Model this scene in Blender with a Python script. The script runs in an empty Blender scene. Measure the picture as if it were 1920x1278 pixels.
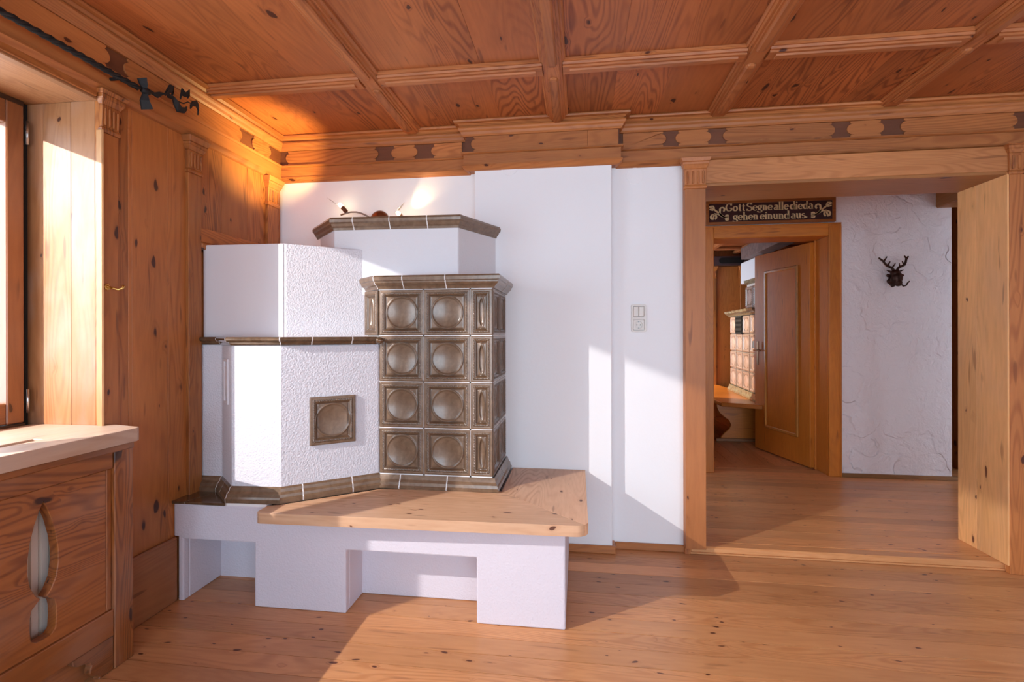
import bpy, bmesh, math, random
from mathutils import Vector, Matrix
from mathutils.geometry import tessellate_polygon
S = bpy.context.scene
COL = S.collection
PI = math.pi
random.seed(7)

# ---------------------------------------------------------------- camera
YAW, ROLL, HCAM, FPX = .1333, -.00197, 1.20, 932.0
c_, s_ = math.cos(YAW), math.sin(YAW)
FW = Vector((-s_, c_, 0)); RT0 = Vector((c_, s_, 0)); UP0 = Vector((0, 0, 1))
RT = math.cos(ROLL)*RT0 + math.sin(ROLL)*UP0
UP = math.cos(ROLL)*UP0 - math.sin(ROLL)*RT0
cam_d = bpy.data.cameras.new('camera'); cam = bpy.data.objects.new('camera', cam_d); COL.objects.link(cam)
cam_d.sensor_width = 36; cam_d.lens = FPX/1920*36; cam_d.shift_y = -14/1920; cam_d.clip_start = .05
cam.matrix_world = Matrix(((RT.x, UP.x, -FW.x, 0), (RT.y, UP.y, -FW.y, 0), (RT.z, UP.z, -FW.z, HCAM), (0, 0, 0, 1)))
S.camera = cam

# ---------------------------------------------------------------- world, lights, exposure
S.view_settings.view_transform = 'Standard'; S.view_settings.look = 'None'
S.view_settings.gamma = 1; S.view_settings.use_curve_mapping = False
S.view_settings.exposure = 0.07
S.cycles.use_denoising = True
S.cycles.max_bounces = 10; S.cycles.diffuse_bounces = 6; S.cycles.transparent_max_bounces = 12
S.cycles.sample_clamp_indirect = 6
w = bpy.data.worlds.new('sky'); S.world = w; w.use_nodes = True
bg = w.node_tree.nodes['Background']; bg.inputs[0].default_value = (.63, .815, 1.0, 1); bg.inputs[1].default_value = 8.5

def light(name, kind, loc, energy, color, **kw):
    d = bpy.data.lights.new(name, kind); d.energy = energy; d.color = color
    for k, v in kw.items():
        if k != 'aim': setattr(d, k, v)
    o = bpy.data.objects.new(name, d); COL.objects.link(o); o.location = loc
    if 'aim' in kw: o.rotation_euler = Vector(kw['aim']).to_track_quat('-Z', 'Y').to_euler()
    return o
# the low sun-like lamp standing outside the window
light('outdoor_lamp', 'POINT', (-2.85, .08, 2.260), 500, (1, .96, .93), shadow_soft_size=.008)
# daylight comes in through the windows: portals only guide the sky light
def portal(loc, sx, sy, aim):
    o = light('window_portal', 'AREA', loc, 1, (1, 1, 1), shape='RECTANGLE', size=sx, size_y=sy, aim=aim)
    o.data.cycles.is_portal = True
    return o
portal((-2.30, .81, 1.46), 1.22, 1.70, (1, 0, 0))
portal((-2.30, -1.60, 1.47), 1.22, 1.40, (1, 0, 0))
portal((-.55, -2.78, 1.22), 2.2, 1.95, (0, 1, 0))
portal((2.05, -2.78, 1.22), 2.2, 1.95, (0, 1, 0))
# room beyond the hall: added spot for sun through its unseen side window
light('added_sun_spot', 'SPOT', (-.9, 7.05, 2.6), 900, (1, .80, .55), shadow_soft_size=.02, spot_size=math.radians(60), aim=(2.4, -.7, -2.3))
portal((.62, 6.7, 1.45), 1.2, .9, (1, 0, 0))
portal((.04, 3.75, 1.575), .95, .80, (1, 0, 0))

# ---------------------------------------------------------------- materials
MATS = {}
def newmat(name):
    m = bpy.data.materials.new(name); m.use_nodes = True
    return m, m.node_tree.nodes, m.node_tree.links, m.node_tree.nodes['Principled BSDF']
def plain(name, col, rough=.5, metal=0, coat=0, emit=None, es=0, bump=0, bscale=40, bdet=3, var=0, vscale=6):
    if name in MATS: return MATS[name]
    m, N, L, B = newmat(name)
    B.inputs['Base Color'].default_value = (*col, 1); B.inputs['Roughness'].default_value = rough
    B.inputs['Metallic'].default_value = metal; B.inputs['Coat Weight'].default_value = coat
    B.inputs['Coat Roughness'].default_value = .12
    if emit: B.inputs['Emission Color'].default_value = (*emit, 1); B.inputs['Emission Strength'].default_value = es
    tc = N.new('ShaderNodeTexCoord')
    if var:
        nz = N.new('ShaderNodeTexNoise'); nz.inputs['Scale'].default_value = vscale; nz.inputs['Detail'].default_value = 4
        L.new(tc.outputs['Object'], nz.inputs['Vector'])
        mx = N.new('ShaderNodeMixRGB'); mx.blend_type = 'MULTIPLY'
        mx.inputs[1].default_value = (*col, 1)
        rp = N.new('ShaderNodeMapRange'); rp.inputs[1].default_value = .3; rp.inputs[2].default_value = .7
        rp.inputs[3].default_value = 1-var; rp.inputs[4].default_value = 1
        L.new(nz.outputs['Fac'], rp.inputs[0]); mx.inputs[0].default_value = 1
        L.new(rp.outputs[0], mx.inputs[2]); L.new(mx.outputs[0], B.inputs['Base Color'])
    if bump:
        nb = N.new('ShaderNodeTexNoise'); nb.inputs['Scale'].default_value = bscale; nb.inputs['Detail'].default_value = bdet
        L.new(tc.outputs['Object'], nb.inputs['Vector'])
        bp = N.new('ShaderNodeBump'); bp.inputs['Strength'].default_value = 1; bp.inputs['Distance'].default_value = bump
        L.new(nb.outputs['Fac'], bp.inputs['Height']); L.new(bp.outputs[0], B.inputs['Normal'])
    MATS[name] = m
    return m

def wood(name, base, dark, axis, rough=.42, ring=.45, knots=.5, kscale=14, coat=0.0, spread=.12, weather=0.0, ksize=.13, streak=.55):
    """pine with growth rings, streaks and knots; axis is the direction of the grain"""
    key = name+'_'+axis
    if key in MATS: return MATS[key]
    m, N, L, B = newmat(key)
    tc = N.new('ShaderNodeTexCoord'); oi = N.new('ShaderNodeObjectInfo')
    mul = N.new('ShaderNodeVectorMath'); mul.operation = 'MULTIPLY_ADD'
    cmb = N.new('ShaderNodeCombineXYZ')
    for i, k in enumerate((31.7, 17.3, 47.1)):
        q = N.new('ShaderNodeMath'); q.operation = 'MULTIPLY'; q.inputs[1].default_value = k
        L.new(oi.outputs['Random'], q.inputs[0]); L.new(q.outputs[0], cmb.inputs[i])
    st = [1.0, 1.0, 1.0]; st['XYZ'.index(axis)] = .12
    mul.inputs[1].default_value = st
    L.new(tc.outputs['Object'], mul.inputs[0]); L.new(cmb.outputs[0], mul.inputs[2])
    add = N.new('ShaderNodeVectorMath'); add.operation = 'MULTIPLY_ADD'
    ks = [1.0, 1.0, 1.0]; ks['XYZ'.index(axis)] = .42
    add.inputs[1].default_value = ks
    L.new(tc.outputs['Object'], add.inputs[0]); L.new(cmb.outputs[0], add.inputs[2])
    # knots
    vo = N.new('ShaderNodeTexVoronoi'); vo.inputs['Scale'].default_value = kscale; vo.inputs['Randomness'].default_value = 1
    dn = N.new('ShaderNodeTexNoise'); dn.inputs['Scale'].default_value = 28; dn.inputs['Detail'].default_value = 1; L.new(add.outputs[0], dn.inputs['Vector'])
    dv = N.new('ShaderNodeVectorMath'); dv.operation = 'MULTIPLY_ADD'; dv.inputs[1].default_value = (.026, .026, .026)
    L.new(dn.outputs['Color'], dv.inputs[0]); L.new(add.outputs[0], dv.inputs[2])
    L.new(dv.outputs[0], vo.inputs['Vector'])
    sep = N.new('ShaderNodeSeparateColor'); L.new(vo.outputs['Color'], sep.inputs[0])
    kr = N.new('ShaderNodeMath'); kr.operation = 'MULTIPLY_ADD'; kr.inputs[1].default_value = ksize; kr.inputs[2].default_value = .03
    L.new(sep.outputs[1], kr.inputs[0])
    kd = N.new('ShaderNodeMath'); kd.operation = 'DIVIDE'; L.new(vo.outputs['Distance'], kd.inputs[0]); L.new(kr.outputs[0], kd.inputs[1])
    kn = N.new('ShaderNodeMapRange'); kn.interpolation_type = 'SMOOTHSTEP'
    kn.inputs[1].default_value = .75; kn.inputs[2].default_value = 1.15; kn.inputs[3].default_value = 1; kn.inputs[4].default_value = 0
    L.new(kd.outputs[0], kn.inputs[0])
    sel = N.new('ShaderNodeMath'); sel.operation = 'LESS_THAN'; sel.inputs[1].default_value = knots
    L.new(sep.outputs[0], sel.inputs[0])
    kk = N.new('ShaderNodeMath'); kk.operation = 'MULTIPLY'; L.new(kn.outputs[0], kk.inputs[0]); L.new(sel.outputs[0], kk.inputs[1])
    halo = N.new('ShaderNodeMapRange'); halo.interpolation_type = 'SMOOTHSTEP'
    halo.inputs[1].default_value = 0; halo.inputs[2].default_value = 2.6; halo.inputs[3].default_value = 1; halo.inputs[4].default_value = 0
    L.new(kd.outputs[0], halo.inputs[0])
    hs = N.new('ShaderNodeMath'); hs.operation = 'MULTIPLY'; L.new(halo.outputs[0], hs.inputs[0]); L.new(sel.outputs[0], hs.inputs[1])
    # growth rings as contour lines of a smooth stretched noise, bent around the knots
    n2 = N.new('ShaderNodeTexNoise'); n2.inputs['Scale'].default_value = 5.5; n2.inputs['Detail'].default_value = 1.5; n2.inputs['Distortion'].default_value = .25
    L.new(mul.outputs[0], n2.inputs['Vector'])
    a1 = N.new('ShaderNodeMath'); a1.operation = 'MULTIPLY_ADD'; a1.inputs[1].default_value = .06
    L.new(hs.outputs[0], a1.inputs[0]); L.new(n2.outputs['Fac'], a1.inputs[2])
    a2 = N.new('ShaderNodeMath'); a2.operation = 'MULTIPLY'; a2.inputs[1].default_value = 190; L.new(a1.outputs[0], a2.inputs[0])
    sn = N.new('ShaderNodeMath'); sn.operation = 'SINE'; L.new(a2.outputs[0], sn.inputs[0])
    rg = N.new('ShaderNodeMapRange'); rg.inputs[1].default_value = -.2; rg.inputs[2].default_value = 1; rg.inputs[3].default_value = 0; rg.inputs[4].default_value = ring
    L.new(sn.outputs[0], rg.inputs[0])
    # strength of the rings varies, fine streaks
    n3 = N.new('ShaderNodeTexNoise'); n3.inputs['Scale'].default_value = 2.2; n3.inputs['Detail'].default_value = 2; L.new(mul.outputs[0], n3.inputs['Vector'])
    m3 = N.new('ShaderNodeMapRange'); m3.inputs[1].default_value = .38; m3.inputs[2].default_value = .62; L.new(n3.outputs['Fac'], m3.inputs[0])
    rr = N.new('ShaderNodeMath'); rr.operation = 'MULTIPLY'; L.new(rg.outputs[0], rr.inputs[0]); L.new(m3.outputs[0], rr.inputs[1])
    n4 = N.new('ShaderNodeTexNoise'); n4.inputs['Scale'].default_value = 60; n4.inputs['Detail'].default_value = 3; L.new(mul.outputs[0], n4.inputs['Vector'])
    m4 = N.new('ShaderNodeMapRange'); m4.inputs[1].default_value = .35; m4.inputs[2].default_value = .75; m4.inputs[3].default_value = 0; m4.inputs[4].default_value = .30
    L.new(n4.outputs['Fac'], m4.inputs[0])
    sm = N.new('ShaderNodeMath'); sm.operation = 'ADD'; sm.use_clamp = True; L.new(rr.outputs[0], sm.inputs[0]); L.new(m4.outputs[0], sm.inputs[1])
    mx = N.new('ShaderNodeMixRGB'); mx.inputs[1].default_value = (*base, 1); mx.inputs[2].default_value = (*dark, 1)
    L.new(sm.outputs[0], mx.inputs[0])
    mh = N.new('ShaderNodeMixRGB'); mh.inputs[2].default_value = (dark[0]*.8, dark[1]*.7, dark[2]*.6, 1)
    hf = N.new('ShaderNodeMath'); hf.operation = 'MULTIPLY'; hf.inputs[1].default_value = .35; L.new(hs.outputs[0], hf.inputs[0])
    L.new(hf.outputs[0], mh.inputs[0]); L.new(mx.outputs[0], mh.inputs[1])
    mk = N.new('ShaderNodeMixRGB'); mk.inputs[2].default_value = (dark[0]*.28, dark[1]*.2, dark[2]*.22, 1)
    L.new(kk.outputs[0], mk.inputs[0]); L.new(mh.outputs[0], mk.inputs[1])
    n6 = N.new('ShaderNodeTexNoise'); n6.inputs['Scale'].default_value = 34; n6.inputs['Detail'].default_value = 1; L.new(mul.outputs[0], n6.inputs['Vector'])
    m6 = N.new('ShaderNodeMapRange'); m6.inputs[1].default_value = .70; m6.inputs[2].default_value = .76; m6.inputs[3].default_value = 0; m6.inputs[4].default_value = streak
    L.new(n6.outputs['Fac'], m6.inputs[0])
    mk6 = N.new('ShaderNodeMixRGB'); mk6.inputs[2].default_value = (dark[0]*.5, dark[1]*.42, dark[2]*.4, 1)
    L.new(m6.outputs[0], mk6.inputs[0]); L.new(mk.outputs[0], mk6.inputs[1]); mk = mk6
    hv = N.new('ShaderNodeHueSaturation')
    vr = N.new('ShaderNodeMapRange'); vr.inputs[3].default_value = 1-spread; vr.inputs[4].default_value = 1+spread
    q = N.new('ShaderNodeMath'); q.operation = 'FRACT'; q2 = N.new('ShaderNodeMath'); q2.operation = 'MULTIPLY'; q2.inputs[1].default_value = 7.77
    L.new(oi.outputs['Random'], q2.inputs[0]); L.new(q2.outputs[0], q.inputs[0]); L.new(q.outputs[0], vr.inputs[0]); L.new(vr.outputs[0], hv.inputs['Value'])
    L.new(mk.outputs[0], hv.inputs['Color'])
    out = hv.outputs[0]
    # broad uneven tone of old boards
    n5 = N.new('ShaderNodeTexNoise'); n5.inputs['Scale'].default_value = 1.6; n5.inputs['Detail'].default_value = 3
    L.new(add.outputs[0], n5.inputs['Vector'])
    m5 = N.new('ShaderNodeMapRange'); m5.inputs[1].default_value = .3; m5.inputs[2].default_value = .7; m5.inputs[3].default_value = .74; m5.inputs[4].default_value = 1.13
    L.new(n5.outputs['Fac'], m5.inputs[0])
    mm = N.new('ShaderNodeMixRGB'); mm.blend_type = 'MULTIPLY'; mm.inputs[0].default_value = 1
    L.new(out, mm.inputs[1]); L.new(m5.outputs[0], mm.inputs[2]); out = mm.outputs[0]
    if weather:
        nw = N.new('ShaderNodeTexNoise'); nw.inputs['Scale'].default_value = 7; nw.inputs['Detail'].default_value = 6; L.new(add.outputs[0], nw.inputs['Vector'])
        mw = N.new('ShaderNodeMapRange'); mw.inputs[1].default_value = .45; mw.inputs[2].default_value = .65; mw.inputs[3].default_value = 0; mw.inputs[4].default_value = weather
        L.new(nw.outputs['Fac'], mw.inputs[0])
        mg = N.new('ShaderNodeMixRGB'); mg.inputs[2].default_value = (.45, .36, .32, 1); L.new(mw.outputs[0], mg.inputs[0]); L.new(out, mg.inputs[1]); out = mg.outputs[0]
    L.new(out, B.inputs['Base Color'])
    B.inputs['Roughness'].default_value = rough; B.inputs['Coat Weight'].default_value = coat; B.inputs['Coat Roughness'].default_value = .28
    bp = N.new('ShaderNodeBump'); bp.inputs['Strength'].default_value = .35; bp.inputs['Distance'].default_value = .0012
    L.new(sm.outputs[0], bp.inputs['Height']); L.new(bp.outputs[0], B.inputs['Normal'])
    MATS[key] = m
    return m

WALLW = dict(base=(.45, .152, .035), dark=(.20, .050, .010))
CEILW = dict(base=(.46, .140, .037), dark=(.20, .045, .011))
FLOORW = dict(base=(.65, .305, .125), dark=(.43, .155, .045))
LIGHTW = dict(base=(.54, .27, .105), dark=(.33, .13, .04))
DOORW = dict(base=(.62, .195, .020), dark=(.40, .095, .009))
def wall_w(a): return wood('wall_pine', **WALLW, axis=a, rough=.45, knots=.9, kscale=15, ring=.70, spread=.12, ksize=.20)
def ceil_w(a): return wood('ceiling_pine', **CEILW, axis=a, rough=.5, knots=.65, kscale=13, ring=.72, spread=.08, ksize=.15)
def beam_w(a): return wood('beam_pine', (.46, .158, .047), (.26, .070, .018), a, rough=.5, knots=.55, kscale=17, ring=.55, spread=.08)
def trim_w(a): return wood('trim_pine', (.48, .168, .046), (.28, .076, .018), a, rough=.48, knots=.55, kscale=17, ring=.55, spread=.13)
def floor_w(a): return wood('floor_pine', **FLOORW, axis=a, rough=.36, knots=.95, kscale=22, ring=.42, coat=.12, spread=.10, ksize=.115, streak=.4)
def light_w(a): return wood('pale_pine', **LIGHTW, axis=a, rough=.5, knots=.35, kscale=13, ring=.35, spread=.05)
def bench_w(a): return wood('bench_pine', (.76, .46, .28), (.48, .21, .09), a, rough=.4, knots=.8, kscale=19, ring=.62, spread=.04)
def sill_w(a): return wood('worn_pine', (.56, .37, .26), (.38, .20, .12), a, rough=.42, knots=.5, kscale=14, ring=.35, weather=.5)
def door_w(a): return wood('stained_oak', **DOORW, axis=a, rough=.45, knots=0, ring=.25, coat=.08, spread=.03)
def sash_w(a): return wood('sash_wood', (.30, .105, .035), (.16, .045, .014), a, rough=.3, knots=.25, ring=.3, coat=.3)
DARKINLAY = lambda a: wood('dark_inlay', (.17, .052, .018), (.07, .02, .008), a, rough=.55, knots=.2, ring=.7)
WHITE = plain('smooth_plaster', (.85, .845, .86), .85, bump=.0006, bscale=55)
ROUGHW = plain('rough_plaster', (.68, .655, .69), .9, bump=.0040, bscale=135, bdet=2)
STOVEW = plain('stove_plaster', (.66, .62, .64), .85, bump=.0006, bscale=55)
UPW = plain('flue_plaster', (.72, .70, .72), .88, bump=.0015, bscale=110)
MIDW = plain('grained_plaster', (.65, .605, .665), .9, bump=.0022, bscale=130, bdet=3)
GROUT = plain('white_grout', (.80, .77, .76), .8)
BLACK = plain('black_iron', (.008, .007, .007), .7, 0)
STEEL = plain('brushed_steel', (.45, .42, .40), .28, 1)
BRASS = plain('brass', (.75, .50, .16), .25, 1)
COPPER = plain('copper_brown', (.22, .09, .045), .28, .8)
PLASTIC = plain('cream_plastic', (.66, .60, .54), .35, coat=.2)
HOLE = plain('dark_hole', (.01, .01, .01), .8)
RADM = plain('radiator_enamel', (.85, .80, .72), .35)

def glaze(name, hi, lo, rough=.2, scale=26, metal=.25, coat=.55):
    if name in MATS: return MATS[name]
    m, N, L, B = newmat(name)
    tc = N.new('ShaderNodeTexCoord'); nz = N.new('ShaderNodeTexNoise'); nz.inputs['Scale'].default_value = scale; nz.inputs['Detail'].default_value = 6
    nz.inputs['Roughness'].default_value = .65; nz.inputs['Distortion'].default_value = .6
    L.new(tc.outputs['Object'], nz.inputs['Vector'])
    cr = N.new('ShaderNodeMapRange'); cr.inputs[1].default_value = .32; cr.inputs[2].default_value = .68; L.new(nz.outputs['Fac'], cr.inputs[0])
    mx = N.new('ShaderNodeMixRGB'); mx.inputs[1].default_value = (*lo, 1); mx.inputs[2].default_value = (*hi, 1)
    L.new(cr.outputs[0], mx.inputs[0])
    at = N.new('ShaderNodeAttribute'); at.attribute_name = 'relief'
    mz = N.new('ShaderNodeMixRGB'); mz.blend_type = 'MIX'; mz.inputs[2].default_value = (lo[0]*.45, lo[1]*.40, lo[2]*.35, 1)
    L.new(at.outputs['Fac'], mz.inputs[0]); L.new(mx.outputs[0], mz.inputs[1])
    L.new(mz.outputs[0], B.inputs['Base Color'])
    B.inputs['Roughness'].default_value = rough; B.inputs['Metallic'].default_value = metal; B.inputs['Coat Weight'].default_value = coat; B.inputs['Coat Roughness'].default_value = .15
    bp = N.new('ShaderNodeBump'); bp.inputs['Strength'].default_value = .4; bp.inputs['Distance'].default_value = .0006
    L.new(nz.outputs['Fac'], bp.inputs['Height']); L.new(bp.outputs[0], B.inputs['Normal'])
    MATS[name] = m
    return m
GLAZE = glaze('brown_glaze', (.225, .140, .085), (.135, .078, .044), rough=.30, metal=.12, coat=.4)
GLAZE_D = glaze('dark_brown_glaze', (.17, .105, .06), (.085, .045, .022), rough=.16)
GLAZE_W = glaze('cream_glaze', (.58, .44, .40), (.42, .32, .27), metal=0)
GLAZE_G = glaze('green_glaze', (.36, .33, .22), (.16, .14, .09), metal=0)

def hall_plaster():
    m, N, L, B = newmat('trowelled_plaster')
    B.inputs['Base Color'].default_value = (.88, .85, .88, 1); B.inputs['Roughness'].default_value = .85
    tc = N.new('ShaderNodeTexCoord')
    wn = N.new('ShaderNodeTexNoise'); wn.inputs['Scale'].default_value = 3.2; wn.inputs['Detail'].default_value = 3
    L.new(tc.outputs['Object'], wn.inputs['Vector'])
    va = N.new('ShaderNodeVectorMath'); va.operation = 'MULTIPLY_ADD'; va.inputs[1].default_value = (.5, .5, .5)
    L.new(wn.outputs['Color'], va.inputs[0]); L.new(tc.outputs['Object'], va.inputs[2])
    vo = N.new('ShaderNodeTexVoronoi'); vo.feature = 'SMOOTH_F1'; vo.inputs['Scale'].default_value = 4.2; vo.inputs['Smoothness'].default_value = .12
    L.new(va.outputs[0], vo.inputs['Vector'])
    sp = N.new('ShaderNodeSeparateColor'); L.new(vo.outputs['Color'], sp.inputs[0])
    sc = N.new('ShaderNodeVectorMath'); sc.operation = 'MULTIPLY'; sc.inputs[1].default_value = (9, 9, 4); L.new(va.outputs[0], sc.inputs[0])
    n2 = N.new('ShaderNodeTexNoise'); n2.inputs['Scale'].default_value = 1; n2.inputs['Detail'].default_value = 5; n2.inputs['Roughness'].default_value = .6
    L.new(sc.outputs[0], n2.inputs['Vector'])
    n3 = N.new('ShaderNodeTexNoise'); n3.inputs['Scale'].default_value = 70; n3.inputs['Detail'].default_value = 3; L.new(tc.outputs['Object'], n3.inputs['Vector'])
    s1 = N.new('ShaderNodeMath'); s1.operation = 'MULTIPLY_ADD'; s1.inputs[1].default_value = .5; L.new(sp.outputs[0], s1.inputs[0]); L.new(n2.outputs['Fac'], s1.inputs[2])
    s2 = N.new('ShaderNodeMath'); s2.operation = 'MULTIPLY_ADD'; s2.inputs[1].default_value = .16; L.new(n3.outputs['Fac'], s2.inputs[0]); L.new(s1.outputs[0], s2.inputs[2])
    bp = N.new('ShaderNodeBump'); bp.inputs['Strength'].default_value = 1; bp.inputs['Distance'].default_value = .024
    L.new(s2.outputs[0], bp.inputs['Height']); L.new(bp.outputs[0], B.inputs['Normal'])
    return m
HALLP = hall_plaster()
def glass_mat():
    m, N, L, B = newmat('window_glass'); N.remove(B)
    o = N['Material Output']; t = N.new('ShaderNodeBsdfTransparent'); g = N.new('ShaderNodeBsdfGlossy'); g.inputs['Roughness'].default_value = 0
    mx = N.new('ShaderNodeMixShader'); mx.inputs[0].default_value = .05
    L.new(t.outputs[0], mx.inputs[1]); L.new(g.outputs[0], mx.inputs[2]); L.new(mx.outputs[0], o.inputs[0])
    return m
GLASS = glass_mat()

# ---------------------------------------------------------------- helpers
def tag(o, label=None, cat=None, group=None, kind=None):
    if label: o['label'] = label
    if cat: o['category'] = cat
    if group: o['group'] = group
    if kind: o['kind'] = kind
    return o
def empty(name, loc, **kw):
    o = bpy.data.objects.new(name, None); COL.objects.link(o); o.location = loc; o.empty_display_size = .05
    return tag(o, **kw)
def wloc(o):
    p = Vector(o.location)
    while o.parent: o = o.parent; p += Vector(o.location)
    return p
def adopt(o, parent):
    if parent is not None:
        wp = Vector(o.location); o.parent = parent; o.location = wp - wloc(parent)
    return o
class MB:
    def __init__(s): s.v = []; s.f = []
    def add(s, vs, fs):
        n = len(s.v); s.v += [tuple(v) for v in vs]; s.f += [tuple(i+n for i in f) for f in fs]; return s
    def box(s, x0, x1, y0, y1, z0, z1):
        return s.add([(x0, y0, z0), (x1, y0, z0), (x1, y1, z0), (x0, y1, z0), (x0, y0, z1), (x1, y0, z1), (x1, y1, z1), (x0, y1, z1)],
                     [(0, 3, 2, 1), (4, 5, 6, 7), (0, 1, 5, 4), (1, 2, 6, 5), (2, 3, 7, 6), (3, 0, 4, 7)])
    def plate(s, outer, holes, plane, a, b):
        """flat plate with holes; plane 'xy','xz','yz'; a..b is the thickness span on the other axis"""
        def P(p, t):
            return {'xy': (p[0], p[1], t), 'xz': (p[0], t, p[1]), 'yz': (t, p[0], p[1])}[plane]
        loops = [outer]+holes; pts = [p for l in loops for p in l]; n = len(pts)
        tri = tessellate_polygon([[Vector((p[0], p[1], 0)) for p in l] for l in loops])
        vs = [P(p, a) for p in pts]+[P(p, b) for p in pts]
        fs = [tuple(t) for t in tri]+[tuple(i+n for i in reversed(t)) for t in tri]
        k = 0
        for l in loops:
            m = len(l)
            for i in range(m):
                j = (i+1) % m; fs.append((k+i, k+j, k+j+n, k+i+n))
            k += m
        return s.add(vs, fs)
    def tube(s, pts, r, seg=8, flat=1.0, cap=True):
        pts = [Vector(p) for p in pts]; n = len(pts)
        rs = r if isinstance(r, (list, tuple)) else [r]*n
        rings = []; up = None
        for i, p in enumerate(pts):
            d = (pts[min(i+1, n-1)]-pts[max(i-1, 0)]).normalized()
            if up is None:
                up = Vector((0, 0, 1)) if abs(d.z) < .9 else Vector((1, 0, 0))
            u = d.cross(up).normalized(); v = u.cross(d).normalized(); up = v
            rings.append([p+(u*math.cos(2*PI*k/seg)+v*math.sin(2*PI*k/seg)*flat)*rs[i] for k in range(seg)])
        vs = [q for rg in rings for q in rg]; fs = []
        for i in range(n-1):
            for k in range(seg):
                a = i*seg+k; b = i*seg+(k+1) % seg; fs.append((a, b, b+seg, a+seg))
        if cap: fs += [tuple(reversed(range(seg))), tuple(range((n-1)*seg, n*seg))]
        return s.add(vs, fs)
    def ball(s, c, r, seg=12, rings=8):
        rx, ry, rz = r if isinstance(r, (list, tuple)) else (r, r, r)
        vs = [(c[0], c[1], c[2]+rz)]
        for i in range(1, rings):
            t = PI*i/rings
            for k in range(seg):
                a = 2*PI*k/seg; vs.append((c[0]+rx*math.sin(t)*math.cos(a), c[1]+ry*math.sin(t)*math.sin(a), c[2]+rz*math.cos(t)))
        vs.append((c[0], c[1], c[2]-rz)); fs = []
        for k in range(seg): fs.append((0, 1+k, 1+(k+1) % seg))
        for i in range(rings-2):
            for k in range(seg):
                a = 1+i*seg+k; b = 1+i*seg+(k+1) % seg; fs.append((a, a+seg, b+seg, b))
        e = len(vs)-1; o = 1+(rings-2)*seg
        for k in range(seg): fs.append((e, o+(k+1) % seg, o+k))
        return s.add(vs, fs)
    def build(s, name, mat, parent=None, bevel=0, smooth=False, seg=1, loc=(0, 0, 0), **kw):
        me = bpy.data.meshes.new(name); me.from_pydata(s.v, [], s.f)
        bm = bmesh.new(); bm.from_mesh(me); bmesh.ops.recalc_face_normals(bm, faces=bm.faces); bm.to_mesh(me); bm.free()
        me.materials.append(mat); o = bpy.data.objects.new(name, me); COL.objects.link(o); o.location = loc
        if smooth:
            for p in me.polygons: p.use_smooth = True
        if bevel:
            b = o.modifiers.new('Bevel', 'BEVEL'); b.width = bevel; b.segments = seg; b.limit_method = 'ANGLE'; b.angle_limit = math.radians(35)
        adopt(o, parent)
        return tag(o, **kw)
def box(name, x0, x1, y0, y1, z0, z1, mat, parent=None, bevel=.0015, **kw):
    return MB().box(x0, x1, y0, y1, z0, z1).build(name, mat, parent, bevel, **kw)

def stations(path, prof_dirs_closed=False, first=None, last=None):
    """mitre vectors for an open 2D path; outward is to the right of travel"""
    n = len(path); nr = []
    for i in range(n-1):
        d = (Vector(path[i+1])-Vector(path[i])).normalized(); nr.append(Vector((d.y, -d.x)))
    ms = []
    for i in range(n):
        if i == 0: ms.append(Vector(first) if first else nr[0])
        elif i == n-1: ms.append(Vector(last) if last else nr[-1])
        else: ms.append((nr[i-1]+nr[i])/(1+nr[i-1].dot(nr[i])))
    return ms, nr
def moulding(path, prof, cuts, mat, parent, name, gap=.0055, vjoint=(), grout=None, smooth=False, first=None, last=None, bevel=0):
    """sweep a closed (out, z) profile along a path, cut into pieces; cuts = {segment: [fractions]}"""
    ms, nr = stations(path, first=first, last=last); n = len(path)
    st = []          # (pos, mitre, cut?)
    for i in range(n):
        p = Vector(path[i]); st.append((p, ms[i], i in vjoint, nr[min(i, n-2)]))
        if i < n-1:
            q = Vector(path[i+1])
            for t in sorted(cuts.get(i, [])): st.append((p.lerp(q, t), nr[i], True, nr[i]))
    pieces = []; cur = [st[0][:2]]
    for k in range(1, len(st)):
        p, m, cut, _ = st[k]
        if cut and k < len(st)-1:
            d0 = (st[k-1][0]-p).normalized()*gap*.5; d1 = (st[k+1][0]-p).normalized()*gap*.5
            cur.append((p+d0, m)); pieces.append(cur); cur = [(p+d1, m)]
        else: cur.append((p, m))
    pieces.append(cur); obs = []
    def ringmesh(seq, prof):
        mb = MB(); vs = []; k = len(prof)
        for p, m in seq: vs += [(p.x+m.x*o, p.y+m.y*o, z) for o, z in prof]
        fs = [tuple(range(k)), tuple(reversed(range((len(seq)-1)*k, len(seq)*k)))]
        for i in range(len(seq)-1):
            for j in range(k):
                a = i*k+j; b = i*k+(j+1) % k; fs.append((a, b, b+k, a+k))
        return mb.add(vs, fs)
    for sq in pieces: obs.append(ringmesh(sq, prof).build(name, mat, parent, bevel, smooth=False))
    if grout:
        zs = [z for _, z in prof]; zm = (min(zs)+max(zs))/2
        gp = [(o-.0012 if o > .003 else o, zm+(z-zm)*.97) for o, z in prof]
        ringmesh([x[:2] for x in st], gp).build('grout', grout, parent)
    return obs

def at(x, y, ax, v):
    """world point on the plane axis = v that the photograph shows at pixel x, y"""
    d = FW+RT*((x-960)/FPX)-UP*((y-625)/FPX); c = Vector((0, 0, HCAM)); i = 'xyz'.index(ax)
    return c+d*((v-c[i])/d[i])

# ================================================================ STRUCTURE
XL, YB, YBR, ZC = -1.815, 2.835, 2.765, 2.39
XR, YF = 3.40, -2.60
STEP = 2.815
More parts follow.
